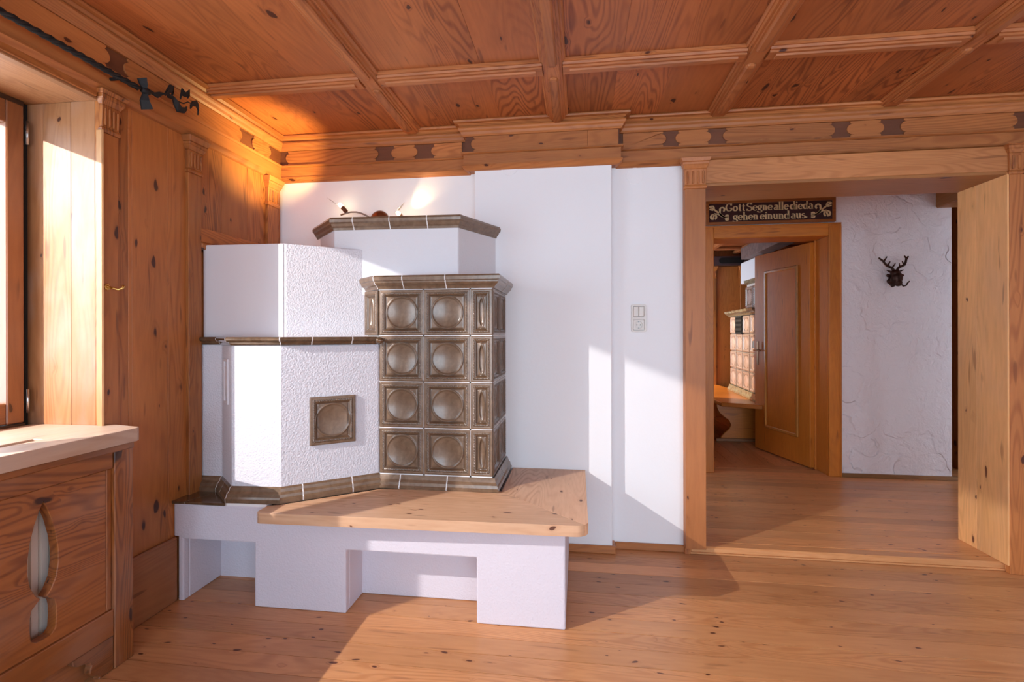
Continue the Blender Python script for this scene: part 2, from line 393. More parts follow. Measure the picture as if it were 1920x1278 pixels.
# ---- floor and its planks
floor = box('floor', -2.2, 3.6, -2.8, YB+.025, -.12, -.022, plain('subfloor', (.05, .02, .01), .9), bevel=0, kind='structure')
y = STEP-.002
yy = 2.735
rows = [(2.735, YB+.025)]
k = 0
while yy > YF:
    rows.append((yy-.1005, yy)); yy -= .1005
for (a, b) in rows:
    dz = random.uniform(-.0006, .0006)
    box('plank', XL-.02, XR+.02, a+.0013, b-.0013, -.022, 0+dz, floor_w('X'), floor, bevel=0)
hall_floor = box('floor_hall', .2, 4.2, YB+.026, 7.8, -.12, .018, plain('subfloor', (.05, .02, .01), .9), bevel=0, kind='structure')
box('nosing', .60, 2.24, STEP, STEP+.075, .004, .040, floor_w('X'), hall_floor, bevel=.008)
box('threshold_strip', .60, 2.26, STEP-.006, STEP+.008, .001, .010, floor_w('X'), hall_floor, bevel=.001)
yy = STEP+.0755
while yy < 4.62:
    b = min(yy+.1005, 4.62)
    box('plank', .2, 4.2, yy+.0013, b-.0013, .018, .040+random.uniform(-.0005, .0005), floor_w('X'), hall_floor, bevel=0); yy = b
# planks in the room beyond run lengthwise
xx = .62
while xx < 3.3:
    box('plank', xx+.0007, xx+.1198, 4.621, 7.3, .018, .040+random.uniform(-.0005, .0005), floor_w('Y'), hall_floor, bevel=.0012); xx += .1205

# ---- walls (solid cores)
W = 1.672; HEADZ, SILLZ = 2.095, .815; WY0 = -.05
wl = MB().plate([(-2.8, -.1), (4.6, -.1), (4.6, 2.5), (-2.8, 2.5)],
                [[(WY0-.018, SILLZ), (W+.018, SILLZ), (W+.018, HEADZ+.018), (WY0-.018, HEADZ+.018)], [(-2.3, SILLZ), (-.9, SILLZ), (-.9, HEADZ), (-2.3, HEADZ)]],
                'yz', -2.45, XL-.018).build('wall_left', plain('old_plaster', (.62, .58, .54), .9), kind='structure')
wb = MB().plate([(XL-.4, -.1), (.600, -.1), (.600, 2.03), (2.16, 2.03), (2.16, -.1), (3.6, -.1), (3.6, 2.5), (XL-.4, 2.5)], [], 'xz', YB, 3.10).build('wall_back', WHITE, kind='structure')
box('chimney_breast', -.583, .180, YBR, YB+.01, 0, 2.40, WHITE, wb, bevel=.004)
wf = MB().plate([(-2.2, -.1), (3.6, -.1), (3.6, 2.5), (-2.2, 2.5)], [[(-1.65, .25), (.55, .25), (.55, 2.2), (-1.65, 2.2)], [(.95, .25), (3.15, .25), (3.15, 2.2), (.95, 2.2)]],
                'xz', YF-.25, YF).build('wall_front', WHITE, kind='structure')
wr = box('wall_right', XR, XR+.2, -2.8, 3.0, -.1, 2.5, WHITE, kind='structure')
# simple unseen windows, added and sized only to let daylight in
def added_window(name, plane, a0, a1, z0, z1, t):
    e = empty(name, (t, (a0+a1)/2, z0) if plane == 'yz' else ((a0+a1)/2, t, z0), kind='structure')
    m = (a0+a1)/2
    MB().plate([(a0, z0), (a1, z0), (a1, z1), (a0, z1)], [[(a0+.07, z0+.07), (m-.05, z0+.07), (m-.05, z1-.07), (a0+.07, z1-.07)], [(m+.05, z0+.07), (a1-.07, z0+.07), (a1-.07, z1-.07), (m+.05, z1-.07)]], plane, t-.03, t+.03).build('window_frame', sash_w('Z'), e)
    for p, q in ((a0+.06, m-.04), (m+.04, a1-.06)):
        MB().plate([(p, z0+.06), (q, z0+.06), (q, z1-.06), (p, z1-.06)], [], plane, t-.003, t+.003).build('pane', GLASS, e)
added_window('added_window_2', 'yz', -2.3, -.9, SILLZ, HEADZ, -2.1)
added_window('added_window_3', 'xz', -1.65, .55, .25, 2.2, YF-.15)
added_window('added_window_4', 'xz', .95, 3.15, .25, 2.2, YF-.15)

# ---- ceiling: boards between moulded beams
ceil = box('ceiling', -2.2, 3.6, -2.8, 2.9, ZC+.012, ZC+.12, ceil_w('Y'), bevel=0, kind='structure')
BX = [-.957, -.112, .742, 1.585, 2.43, 3.275]
BY = [2.210, 1.205, .20, -.805, -1.81]
xe = [XL+.02]+BX+[XR]; ye = [YB-.02]+BY+[YF]
for i in range(len(xe)-1):
    for j in range(len(ye)-1):
        x0, x1 = xe[i], xe[i+1]; y1, y0 = ye[j], ye[j+1]
        nb = 3 if x1-x0 > .3 else 1
        cuts = [x0]+[x0+(x1-x0)*((q+1)/nb+random.uniform(-.05, .05)) for q in range(nb-1)]+[x1]
        for q in range(nb):
            dz = random.uniform(0, .0015)
            box('panel_board', cuts[q]+.0003, cuts[q+1]-.0003, y0, y1, ZC+dz, ZC+.012, ceil_w('Y'), ceil, bevel=0)
def beam_prof(h, wd):
    hw = wd/2
    half = [(hw, 0), (hw, -.008), (hw-.006, -.013), (hw-.012, -.013), (hw-.016, -.022), (hw-.026, -.022), (hw-.027, -h)]
    return [(-a, z) for a, z in half]+[(a, z) for a, z in reversed(half)]
def extrude_prof(prof, axis, c, t0, t1, z):
    mb = MB(); k = len(prof)
    vs = [((c+a, t, z+b) if axis == 'Y' else (t, c+a, z+b)) for t in (t0, t1) for a, b in prof]
    return mb.add(vs, [tuple(range(k)), tuple(reversed(range(k, 2*k)))]+[(i, (i+1) % k, k+(i+1) % k, k+i) for i in range(k)])
for c in BX:
    extrude_prof(beam_prof(.030, .114), 'Y', c, YF, YB-.05, ZC).build('beam', beam_w('Y'), ceil)
    for j in range(len(ye)-1):          # raised rounded batten of each bay, carved off before the crossings
        a, b = ye[j+1]+(.045 if j < len(ye)-2 else 0), ye[j]-(.045 if j else .075)
        mb = MB(); pr = [(-.022, 0), (-.021, -.007), (-.014, -.012), (.014, -.012), (.021, -.007), (.022, 0)]
        vs = []
        for t, s in ((a, .15), (a+.008, .75), (a+.022, 1), (b-.022, 1), (b-.008, .75), (b, .15)):
            vs += [(c+u*s, t, ZC-.030+z*s) for u, z in pr]
        fs = [tuple(range(6)), tuple(reversed(range(30, 36)))]
        for i in range(5):
            for k in range(6): fs.append((i*6+k, i*6+(k+1) % 6, i*6+6+(k+1) % 6, i*6+6+k))
        mb.add(vs, fs).build('batten', beam_w('Y'), ceil, smooth=False)
for c in BY:
    for i in range(len(xe)-1):
        a = xe[i]+(.045 if i else 0); b = xe[i+1]-(.045 if i < len(xe)-2 else 0)
        extrude_prof(beam_prof(.030, .114), 'X', c, a, b, ZC).build('cross_beam', beam_w('X'), ceil)
        extrude_prof([(-.016, 0), (-.014, -.008), (.014, -.008), (.016, 0)], 'X', c, a+.03, b-.03, ZC-.030).build('batten', beam_w('X'), ceil)

# ---- cornice round the room (one trim with its mouldings, left + back with a break round the chimney)
cor = empty('trim_1', (XL, YB, 2.12), kind='structure')
def cornice(path, parent, last=None, first=None, low=True, mat_axis='X'):
    M = trim_w(mat_axis)
    def pc(pts, name, mat=M): moulding(path, [(-.004, pts[0][1])]+pts+[(-.004, pts[-1][1])], {}, mat, parent, name, first=first, last=last)
    pc([(.066, 2.3895), (.070, 2.383), (.068, 2.374), (.050, 2.372), (.040, 2.362), (.034, 2.357)][::-1], 'crown_moulding')
    pc([(.046, 2.3545), (.048, 2.346), (.044, 2.338), (.036, 2.330), (.031, 2.318), (.024, 2.309)][::-1], 'bed_moulding')
    pc([(.014, 2.308), (.014, 2.223)][::-1], 'frieze_board', DARKINLAY(mat_axis))
    pc([(.026, 2.2225), (.036, 2.219), (.036, 2.213), (.028, 2.208)][::-1], 'ledge_moulding')
    pc([(.022, 2.2075), (.022, 2.150)][::-1], 'fascia')
    if low: pc([(.030, 2.1495), (.031, 2.141), (.022, 2.134), (.012, 2.124), (.004, 2.120)][::-1], 'lower_moulding')
cornice([(XL, -2.58), (XL, YB)], cor, mat_axis='Y', last=(1, -1))
cornice([(XL, YB), (-.62, YB)], cor, first=(1, -1), last=(0, -1))
cornice([(-.62, YB-.03), (-.62, YBR+.0), (.207, YBR+.0), (.207, YB-.03)], cor, first=(-1, 0), last=(1, 0))
box('core_block', -.62, .207, YBR+.001, YB, 2.125, 2.385, trim_w('X'), cor, bevel=0)
cornice([(.207, YB), (XR, YB)], cor, low=True, first=(0, -1))
# overlaid frieze boards with lobed ends
def lobed(a, b, z0, z1, la, lb):
    """outline with a round lobe and two small shoulders on the chosen ends"""
    h = (z1-z0); r = h*.34; cz = (z0+z1)/2; pts = []
    def end(x, s):
        e = [(x-s*.016, z0), (x-s*.016, z0+h*.10), (x-s*.022, z0+h*.16)]
        for i in range(9):
            t = -PI/2+PI*i/8; e.append((x-s*.030+s*(.030)*math.cos(t), cz+r*math.sin(t)))
        e += [(x-s*.022, z1-h*.16), (x-s*.016, z1-h*.10), (x-s*.016, z1)]
        return e
    pts += end(b, 1) if lb else [(b, z0), (b, z1)]
    pts += list(reversed(end(a, -1))) if la else [(a, z1), (a, z0)]
    return pts
def frieze(a, b, la, lb, axis, t):
    pl = lobed(a, b, 2.2245, 2.3075, la, lb)
    if axis == 'X': MB().plate(pl, [], 'xz', t-.007, t).build('frieze_panel', trim_w('X'), cor, bevel=.001)
    else: MB().plate(pl, [], 'yz', t, t+.007).build('frieze_panel', trim_w('Y'), cor, bevel=.001)
for a, b, la, lb in ((-1.765, -1.175, 1, 1), (-1.095, -.935, 1, 1), (-.852, -.668, 1, 0), (.245, .478, 0, 1), (.527, .715, 1, 1), (.775, 1.338, 1, 1),
                     (1.396, 1.575, 1, 1), (1.652, 2.19, 1, 1), (2.25, 2.42, 1, 1), (2.48, 3.2, 1, 1)):
    frieze(a, b, la, lb, 'X', YB-.014)
frieze(-.600, .05, 1, 0, 'X', YBR-.014); frieze(.051, .215, 0, 0, 'X', YBR-.014)
for a, b, la, lb in ((2.545, 2.715, 1, 1), (1.76, 2.462, 1, 1), (.95, 1.70, 1, 1), (.1, .89, 1, 1), (-1.2, .04, 1, 1)):
    frieze(a, b, la, lb, 'Y', XL+.014)

# ---- panelling of the left wall
wp = empty('wall_left_panelling', (XL, 1.8, 0), kind='structure')
def vboards(y0, y1, z0, z1, seams, x=XL, name='board'):
    e = [y0]+seams+[y1]
    for i in range(len(e)-1):
        d = random.uniform(0, .0012)
        box(name, x-.018, x+d, e[i]+.0004, e[i+1]-.0004, z0, z1, wall_w('Z'), wp, bevel=.0012)
vboards(1.672, 2.14, 0, 2.125, [1.795, 1.812, 1.992])
vboards(2.14, YB, 1.62, 2.125, [2.33, 2.53])
vboards(2.14, YB, 0, 1.62, [2.4, 2.6])
vboards(-2.6, WY0, 0, .80, [-2.2, -1.7, -1.2, -.7]); vboards(WY0, 1.672, 0, .80, [.2, .6, 1.0, 1.4])
vboards(-2.6, 1.672, 2.097, 2.125, [-1.0, .2])
vboards(-.9, WY0-.001, .80, 2.097, [-.66, -.35]); vboards(-2.6, -2.3, .80, 2.097, [])
# head board over the window (dark, horizontal)
box('head_board', XL-.002, XL+.012, -.25, 1.655, 2.100, 2.128, wall_w('Y'), wp)
# bottom rail above the stove
box('panel_rail', XL, XL+.012, 2.172, 2.680, 1.645, 1.715, wall_w('Y'), wp, bevel=.003)
box('panel_rail', XL, XL+.020, 2.172, 2.680, 1.610, 1.642, wall_w('Y'), wp, bevel=.004)
# skirting
box('skirting_board', XL, XL+.022, 1.60, 2.022, 0, .288, wood('dark_skirting', (.34, .13, .05), (.18, .055, .02), 'Y', rough=.4, knots=.5, ring=.5), wp, bevel=.006)
def pilaster(y0, y1, zb, x, d, parent, zt=2.122, wallm=None, horizontal=False, capz=1.955, front='x'):
    """flat pilaster with fluted capital; front 'x' faces +x, 'y' faces -y"""
    M = wallm or wall_w('Z')
    def bx(name, a0, a1, z0, z1, o, bev=.002, mat=None):
        if front == 'x': return box(name, x-.001, x+o, a0, a1, z0, z1, mat or M, parent, bevel=bev)
        return box(name, a0, a1, x-o, x+.001, z0, z1, mat or M, parent, bevel=bev)
    bx('pilaster', y0, y1, zb, capz, d)
    w = y1-y0; m = (y0+y1)/2
    # capital: necking, fluted bell, stepped abacus
    def ring(z0, z1, e0, e1, o0, o1):
        pr = [(y0-e0, z0), (y1+e0, z0), (y1+e1, z1), (y0-e1, z1)]
        vs = []
        for (e, o, z) in ((e0, o0, z0), (e1, o1, z1)):
            q = [(y0-e, 0), (y1+e, 0), (y1+e, o), (y0-e, o)]
            vs += [((x+oo, a, z) if front == 'x' else (a, x-oo, z)) for a, oo in q]
        return vs
    cap = MB()
    def seg(*a):
        cap.add(ring(*a), [(0, 3, 2, 1), (4, 5, 6, 7), (0, 1, 5, 4), (1, 2, 6, 5), (2, 3, 7, 6), (3, 0, 4, 7)])
    seg(capz, capz+.010, .004, .008, d+.004, d+.008)
    seg(capz+.010, capz+.020, .008, .003, d+.008, d+.004)
    seg(capz+.020, capz+.105, .001, .004, d+.003, d+.006)
    seg(capz+.105, capz+.125, .004, .014, d+.006, d+.018)
    seg(capz+.125, capz+.140, .014, .016, d+.018, d+.020)
    seg(capz+.140, zt, .018, .026, d+.024, d+.030)
    cap.build('capital', M, parent, bevel=.002)
    n = 4
    for i in range(n):
        c = y0+w*(i+.5)/n; hw = w*.055
        bx('flute', c-hw, c+hw, capz+.026, capz+.094, d+.010, bev=.003)
pilaster(1.674, 1.742, SILLZ+.03, XL, .012, wp, capz=1.975, zt=2.130)
pilaster(2.093, 2.172, 0, XL, .018, wp)
pilaster(2.690, 2.790, 1.2, XL, .018, wp)
box('reveal_bead', XL-.004, XL+.026, 1.662, 1.673, SILLZ+.03, 1.98, light_w('Z'), wp, bevel=.004)

# ---- window_1: lined reveal, sashes, panes
w1 = empty('window_1', (-2.1, .81, .85), kind='structure')
LW = wood('reveal_pine', (.38, .165, .064), (.24, .085, .026), 'Z', rough=.5, knots=.5, kscale=14, ring=.35, spread=.04, weather=.25)
LWX = wood('reveal_pine', (.38, .165, .064), (.24, .085, .026), 'Y', rough=.5, knots=.3, kscale=14, ring=.35, spread=.04)
for a, b in ((-2.175, -2.062), (-2.061, -1.938), (-1.937, XL-.0175)):
    box('reveal_board', a, b, W, W+.0175, .848, HEADZ, LW, w1, bevel=.0008)
    box('reveal_board', a, b, WY0-.0175, WY0, .848, HEADZ, LW, w1, bevel=.0008)
box('head_lining', -2.175, XL-.0175, WY0, W, HEADZ, HEADZ+.0175, LWX, w1, bevel=0)
box('head_bead', XL-.03, XL+.004, WY0, W, HEADZ-.004, HEADZ+.008, LWX, w1, bevel=.003)
OUTP = plain('outer_planks', (.75, .70, .64), .7, var=.2, vscale=30)
for i in range(3):
    box('outer_board', -2.45+i*.091, -2.45+i*.091+.089, W-.030, W+.0175, .80, 2.11, OUTP, w1)
box('outer_sill', -2.5, -2.18, WY0, W, .79, .835, OUTP, w1)
SW = sash_w('Z'); SWY = sash_w('Y')
DFR = plain('dark_frame', (.06, .025, .012), .4)
box('frame_stile', -2.185, -2.130, 1.648, W, .848, HEADZ, HOLE, w1)
box('frame_rail', -2.185, -2.115, WY0, 1.647, 2.076, HEADZ, DFR, w1); box('frame_rail', -2.185, -2.110, WY0, 1.647, .830, .861, DFR, w1)
def sash(y0, y1, l, r):
    box('sash_stile', -2.160, -2.105, y0, y0+l, .864, 2.075, SW, w1, bevel=.004)
    box('sash_stile', -2.160, -2.105, y1-r, y1, .864, 2.075, SW, w1, bevel=.004)
    box('sash_rail', -2.159, -2.106, y0+l, y1-r, 1.989, 2.074, SWY, w1, bevel=.003)
    box('sash_rail', -2.159, -2.106, y0+l, y1-r, .865, .943, SWY, w1, bevel=.004)
    box('pane', -2.138, -2.132, y0+l-.01, y1-r+.01, .940, 1.992, GLASS, w1, bevel=0)
sash(.852, 1.640, .036, .060)
sash(-.04, .849, .06, .036)
for z0, z1 in ((.90, .99), (1.93, 2.02)):
    mb = MB().tube([(-2.100, 1.648, z0), (-2.100, 1.648, z1)], .005, 8); mb.build('hinge', STEEL, w1, smooth=True)

# ---- baseboards
bb = empty('baseboard_back', (.6, YB, 0), kind='structure')
SK = wood('baseboard_pine', (.50, .19, .06), (.30, .09, .03), 'X', rough=.35, knots=.4, ring=.35, coat=.2)
MB().plate([(-.06, YBR-.018), (.198, YBR-.018), (.198, YB-.018), (.198, YB), (.180, YB), (.180, YBR), (-.06, YBR)], [], 'xy', 0, .042).build('baseboard', SK, bb, bevel=.004)
box('baseboard', .1985, .66, YB-.018, YB, 0, .038, SK, bb, bevel=.004)
box('baseboard', 2.24, XR, YB-.018, YB, 0, .038, SK, bb, bevel=.004)

# ---- opening to the hall: pilasters, jambs, lintel
op = empty('trim_2', (1.38, 2.8, .04), kind='structure')
pilaster(.569, .675, .040, 2.80, .026, op, zt=2.136, wallm=trim_w('Z'), capz=1.975, front='y')
pilaster(2.122, 2.228, .0, 2.80, .026, op, zt=2.130, wallm=trim_w('Z'), capz=1.985, front='y')
box('jamb_board', .601, .675, 2.80, 3.108, .04, 2.0, trim_w('Z'), op)
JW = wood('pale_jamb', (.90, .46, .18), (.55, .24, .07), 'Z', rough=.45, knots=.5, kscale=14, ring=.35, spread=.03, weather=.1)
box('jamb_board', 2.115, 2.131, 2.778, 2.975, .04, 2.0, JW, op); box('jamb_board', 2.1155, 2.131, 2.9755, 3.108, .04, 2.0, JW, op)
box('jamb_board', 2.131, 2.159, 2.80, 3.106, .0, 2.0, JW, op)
box('wall_filler', .569, .602, 2.801, YB+.01, 0.0, 2.12, trim_w('Z'), op)
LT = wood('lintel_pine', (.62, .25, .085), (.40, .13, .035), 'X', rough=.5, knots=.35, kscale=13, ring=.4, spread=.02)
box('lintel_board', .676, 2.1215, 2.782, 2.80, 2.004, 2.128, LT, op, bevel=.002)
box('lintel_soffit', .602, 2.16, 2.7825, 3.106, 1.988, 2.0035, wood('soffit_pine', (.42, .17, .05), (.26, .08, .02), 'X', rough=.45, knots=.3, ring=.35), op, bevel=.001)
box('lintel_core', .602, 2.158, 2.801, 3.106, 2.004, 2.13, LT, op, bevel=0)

# ---- hall
HY = 4.33
DX0, DX1, DZ = 1.115, 2.004, 1.985
wh = MB().plate([(.2, 0), (1.09, 0), (1.09, 2.02), (2.03, 2.02), (2.03, 0), (2.905, 0), (2.905, 2.6), (.2, 2.6)], [], 'xz', HY, HY+.25).build('wall_hall', HALLP, kind='structure')
MB().plate([(3.1, -.1), (4.58, -.1), (4.58, 2.6), (3.1, 2.6)], [[(3.35, 1.1), (4.15, 1.1), (4.15, 2.05), (3.35, 2.05)]], 'yz', .05, .2).build('wall_hall_left', WHITE, kind='structure')
added_window('added_window_5', 'yz', 3.35, 4.15, 1.1, 2.05, .10)  # unseen window added to brighten the hall
hc = box('ceiling_hall', .05, 4.4, 3.1, 4.62, 2.34, 2.46, ceil_w('Y'), kind='structure')
box('hall_beam', 2.79, 2.95, 3.11, HY-.001, 2.181, 2.34, wood('old_beam', (.40, .17, .055), (.22, .075, .02), 'Y', rough=.5, ring=.4), hc, bevel=.008)
whr = box('wall_hall_right', 4.2, 4.4, 2.6, 5.6, -.1, 2.6, ceil_w('Z'), kind='structure')
wd = empty('wall_hall_end', (3.5, 5.2, 0), kind='structure')
for i in range(8): box('board', 2.9+i*.165, 3.063+i*.165, 5.2, 5.22, .04, 2.5, wood('dark_panel', (.16, .055, .018), (.08, .025, .009), 'Z', ring=.4), wd)
box('wall_hall_side', 2.905, 2.915, HY+.25, 5.2, -.1, 2.6, wood('dark_panel', (.16, .055, .018), (.08, .025, .009), 'Z', ring=.4), kind='structure')
bh = box('baseboard_hall', 2.09, 2.98, HY-.016, HY+.001, .04, .072, wood('hall_base', (.30, .15, .055), (.18, .07, .025), 'X'), kind='structure', bevel=.003)

# ---- door_1: casing, lining and the open leaf
d1 = empty('door_1', (1.56, HY, .04), kind='structure')
DZV, DXH = door_w('Z'), door_w('X')
box('casing', DX0-.085, DX0, HY-.016, HY+.02, .04, DZ+.098, DZV, d1, bevel=.005)
box('casing', DX1, DX1+.085, HY-.016, HY+.02, .04, DZ+.098, DZV, d1, bevel=.005)
box('head_casing', DX0, DX1, HY-.015, HY+.02, DZ, DZ+.097, DXH, d1, bevel=.005)
box('casing_edge', DX0-.09, DX1+.092, HY-.024, HY-.012, DZ+.090, DZ+.103, DXH, d1, bevel=.004)
box('casing_edge', DX1+.078, DX1+.091, HY-.024, HY-.012, .04, DZ+.09, DZV, d1, bevel=.004)
box('lining', DX0-.02, DX0+.0, HY+.02, HY+.25, .04, DZ, DZV, d1); box('lining', DX1-.0, DX1+.022, HY+.02, HY+.25, .04, DZ, DZV, d1)
box('head_lining', DX0, DX1, HY+.02, HY+.25, DZ, DZ+.02, DXH, d1)
box('door_stop', DX1-.014, DX1, HY+.205, HY+.22, .04, DZ, DZV, d1)
leaf_a = Vector((1.975, 4.545, 0)); leaf_b = Vector((1.787, 5.300, 0))
ld = (leaf_b-leaf_a).normalized(); ang = math.atan2(ld.y, ld.x); LLEN = .79
# leaf built along local x from the hinge, then turned; its face towards the hall is local +y side
def leafbox(name, x0, x1, y0, y1, z0, z1, mat, bev=.003, mb=None):
    o = (mb or MB().box(x0, x1, y0, y1, z0, z1)).build(name, mat, None, bev)
    o.rotation_euler.z = ang; o.location = leaf_a; adopt(o, d1); return o
leafbox('leaf', 0, LLEN, -.02, .02, .05, 1.972, DZV)
# raised ring moulding of the panel
def frame_ring(x0, x1, z0, z1, wd, ya, yb):
    return MB().plate([(x0, z0), (x1, z0), (x1, z1), (x0, z1)], [[(x0+wd, z0+wd), (x1-wd, z0+wd), (x1-wd, z1-wd), (x0+wd, z1-wd)]], 'xz', ya, yb)
leafbox('panel_moulding', 0, 0, 0, 0, 0, 0, wood('door_moulding', (.62, .25, .05), (.28, .08, .015), 'Z', rough=.25, coat=.5, knots=0), .006, frame_ring(.14, .62, .28, 1.80, .028, .0195, .036))
leafbox('leaf_panel', .165, .595, .018, .024, .305, 1.775, DZV)
hmb = MB().tube([(LLEN-.05, .02, 1.03), (LLEN-.05, .065, 1.03)], .008, 8).tube([(LLEN-.05, .062, 1.03), (LLEN-.09, .066, 1.032), (LLEN-.15, .062, 1.026)], [.009, .008, .007], 8)
HB = plain('aged_bronze', (.20, .11, .06), .35, .9)
leafbox('handle', 0, 0, 0, 0, 0, 0, HB, 0, hmb)
leafbox('escutcheon', LLEN-.066, LLEN-.034, .019, .024, .88, 1.12, HB, .003)
leafbox('handle_grip', 0, 0, 0, 0, 0, 0, plain('bone', (.75, .68, .55), .3), 0, MB().tube([(LLEN-.05, .07, 1.05), (LLEN-.05, .07, 1.12)], [.011, .007], 8))

# ================================================================ TILED STOVE
stove = empty('tiled_stove', (-.9, 2.4, 0), label='white plastered corner stove with brown glazed tile tower and wooden bench', cat='stove')
import numpy as np
def relief_tile(w, h, kind, nx, ny, depth=1.0):
    """heightfield of one moulded tile, face towards -y, centred, back at y=0"""
    X, Z = np.meshgrid(np.linspace(-w/2, w/2, nx), np.linspace(-h/2, h/2, ny))
    dx = w/2-abs(X); dz = h/2-abs(Z); d = np.minimum(dx, dz); rim = .010
    k = 1.0
    def sm(a, b, v): t = np.clip((v-a)/(b-a), 0, 1); return t*t*(3-2*t)
    H = np.full_like(X, .018); R = np.zeros_like(X)
    H -= .0025*(1-sm(0, .003, d))
    H -= .0015*sm(.0115, .0135, d)*(1-sm(.0225, .024, d))
    along = np.where(dx < dz, Z, X)
    rope = (d > .0130)*(d < .0225)
    ph = np.sin(2*PI*(along/.0075+(d-.0178)/.011*np.sign(np.where(dx < dz, X, Z))))
    H += rope*(.0036*np.sqrt(np.clip(1-((d-.0178)/.0049)**2, 0, 1))*(.72+.5*ph)+.0012)
    R += rope*(.42-.55*ph)  # rope highlights put into the colour: ridges lighter, grooves darker
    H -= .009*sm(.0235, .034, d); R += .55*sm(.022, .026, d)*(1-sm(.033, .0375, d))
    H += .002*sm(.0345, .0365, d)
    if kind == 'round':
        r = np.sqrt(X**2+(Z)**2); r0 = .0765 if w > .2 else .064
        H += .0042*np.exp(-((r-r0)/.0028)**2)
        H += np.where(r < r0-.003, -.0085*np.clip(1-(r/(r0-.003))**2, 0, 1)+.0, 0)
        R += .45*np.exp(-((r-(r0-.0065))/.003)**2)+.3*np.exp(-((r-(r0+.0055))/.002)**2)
    elif kind == 'oval':
        a, b = w*.13, h*.325
        r = np.sqrt((X/a)**2+(Z/b)**2)
        H += .0035*np.exp(-((r-1)*a/.0022)**2)
        H += np.where(r < .93, -.006*np.clip(1-(r/.93)**2, 0, 1), 0)
        R += .6*np.exp(-((r-.86)*a/.002)**2)
    elif kind == 'medallion':
        a, b = w*.27, h*.34
        r = np.sqrt((X/a)**2+(Z/b)**2)
        H += .004*np.exp(-((r-1)*a/.004)**2); H += np.where(r < 1, .006*np.clip(1-r**2, 0, 1), 0)
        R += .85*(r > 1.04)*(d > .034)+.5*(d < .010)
    H = H*depth
    vs = [(float(x), -float(y), float(z)) for x, y, z in zip(X.ravel(), H.ravel(), Z.ravel())]
    fs = [(j*nx+i, j*nx+i+1, (j+1)*nx+i+1, (j+1)*nx+i) for j in range(ny-1) for i in range(nx-1)]
    n = len(vs)
    vs += [(-w/2, 0, -h/2), (w/2, 0, -h/2), (w/2, 0, h/2), (-w/2, 0, h/2)]
    bot = list(range(nx)); top = list(range((ny-1)*nx, ny*nx)); lef = [j*nx for j in range(ny)]; rig = [j*nx+nx-1 for j in range(ny)]
    fs += [tuple([n, n+1]+bot[::-1]), tuple([n+2, n+3]+top), tuple([n+3, n]+lef), tuple([n+1, n+2]+rig[::-1])]
    me = bpy.data.meshes.new('tile_'+kind); me.from_pydata(vs, [], fs)
    at_ = me.attributes.new('relief', 'FLOAT', 'POINT')
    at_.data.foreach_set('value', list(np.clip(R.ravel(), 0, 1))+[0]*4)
    for p in me.polygons[:(nx-1)*(ny-1)]: p.use_smooth = True
    return me
def put_tile(me, x, y, z, rot, mat, parent, name='stove_tile'):
    if not me.materials: me.materials.append(mat)
    o = bpy.data.objects.new(name, me); COL.objects.link(o); o.location = (x, y, z); o.rotation_euler.z = rot
    return adopt(o, parent)

# bench masonry: front wall with two niches
TY = 2.02
bm_ = MB().plate([(-1.817, .284), (-1.765, .284), (-1.765, 0), (-1.765, 0)][:0]+
                 [(-1.812, .290), (-1.790, .290), (-1.790, .0), (-1.765, .0), (-1.765, .280), (-1.418, .280), (-1.418, 0), (-.993, 0), (-.993, .272), (-.421, .272), (-.421, 0), (-.055, 0), (-.055, .4035), (-1.36, .4035), (-1.36, .440), (-1.812, .440)],
                 [], 'xz', TY, TY+.035)
bm_.build('bench_wall', MIDW, stove, bevel=.006, seg=2)
MB().plate([(-.993, TY+.035), (-.993, 2.187), (-.421, 2.187), (-.421, TY+.035), (-.0555, TY+.035), (-.0555, YBR), (-1.42, YBR), (-1.42, TY+.035)], [], 'xy', 0, .404).build('bench_core', MIDW, stove, bevel=.004)
MB().box(-1.79, -1.7655, TY+.0355, YB-.02, 0, .44).build('bench_pier', MIDW, stove, bevel=.004)
box('niche_back', -1.765, -1.4205, 2.258, 2.30, 0, .44, MIDW, stove, bevel=0)
box('niche_top', -1.765, -1.4205, TY+.0355, 2.257, .285, .44, MIDW, stove, bevel=0)
box('niche_top', -.9925, -.4215, TY+.0355, 2.186, .275, .404, MIDW, stove, bevel=0)
# glazed shelf tiles at the left of the bench
for pl in ([(-1.812, 2.006), (-1.747, 2.006), (-1.697, 2.150), (-1.812, 2.150)], [(-1.744, 2.006), (-1.548, 2.006), (-1.690, 2.150), (-1.6955, 2.150)]):
    MB().plate(pl, [], 'xy', .440, .452).build('shelf_tile', GLAZE_D, stove, bevel=.002)
MB().plate([(-1.812, 2.022), (-1.36, 2.022), (-1.36, 2.6), (-1.812, 2.6)], [], 'xy', .438, .4495).build('grout', GROUT, stove)

# plan of the lower body
A = [(-1.812, 2.180), (-1.696, 2.180), (-1.549, 2.040), (-1.318, 2.062), (-.972, 2.335)]
A = [(-1.812, 2.185), (-1.700, 2.185), (-1.548, 2.048), (-1.318, 2.063), (-.975, 2.337)]
LB = MB().plate(A+[(-.975, YBR), (-.59, YBR), (-.59, YB), (-1.812, YB)], [], 'xy', .44, 1.150)
lb = LB.build('lower_body', plain('body_plaster', (.66, .64, .685), .9, bump=.0038, bscale=130, bdet=2), stove, bevel=.006, seg=2)
# base moulding (out, z)
base_prof = [(-.004, .450), (.030, .450), (.031, .468), (.025, .476), (.023, .488), (.013, .498), (.010, .511), (.003, .518), (-.004, .518)]
moulding(A, base_prof, {1: [.45], 3: [.20, .70], 0: []}, GLAZE, stove, 'base_moulding', vjoint=(1, 2), grout=GROUT, last=(.62, -.8))
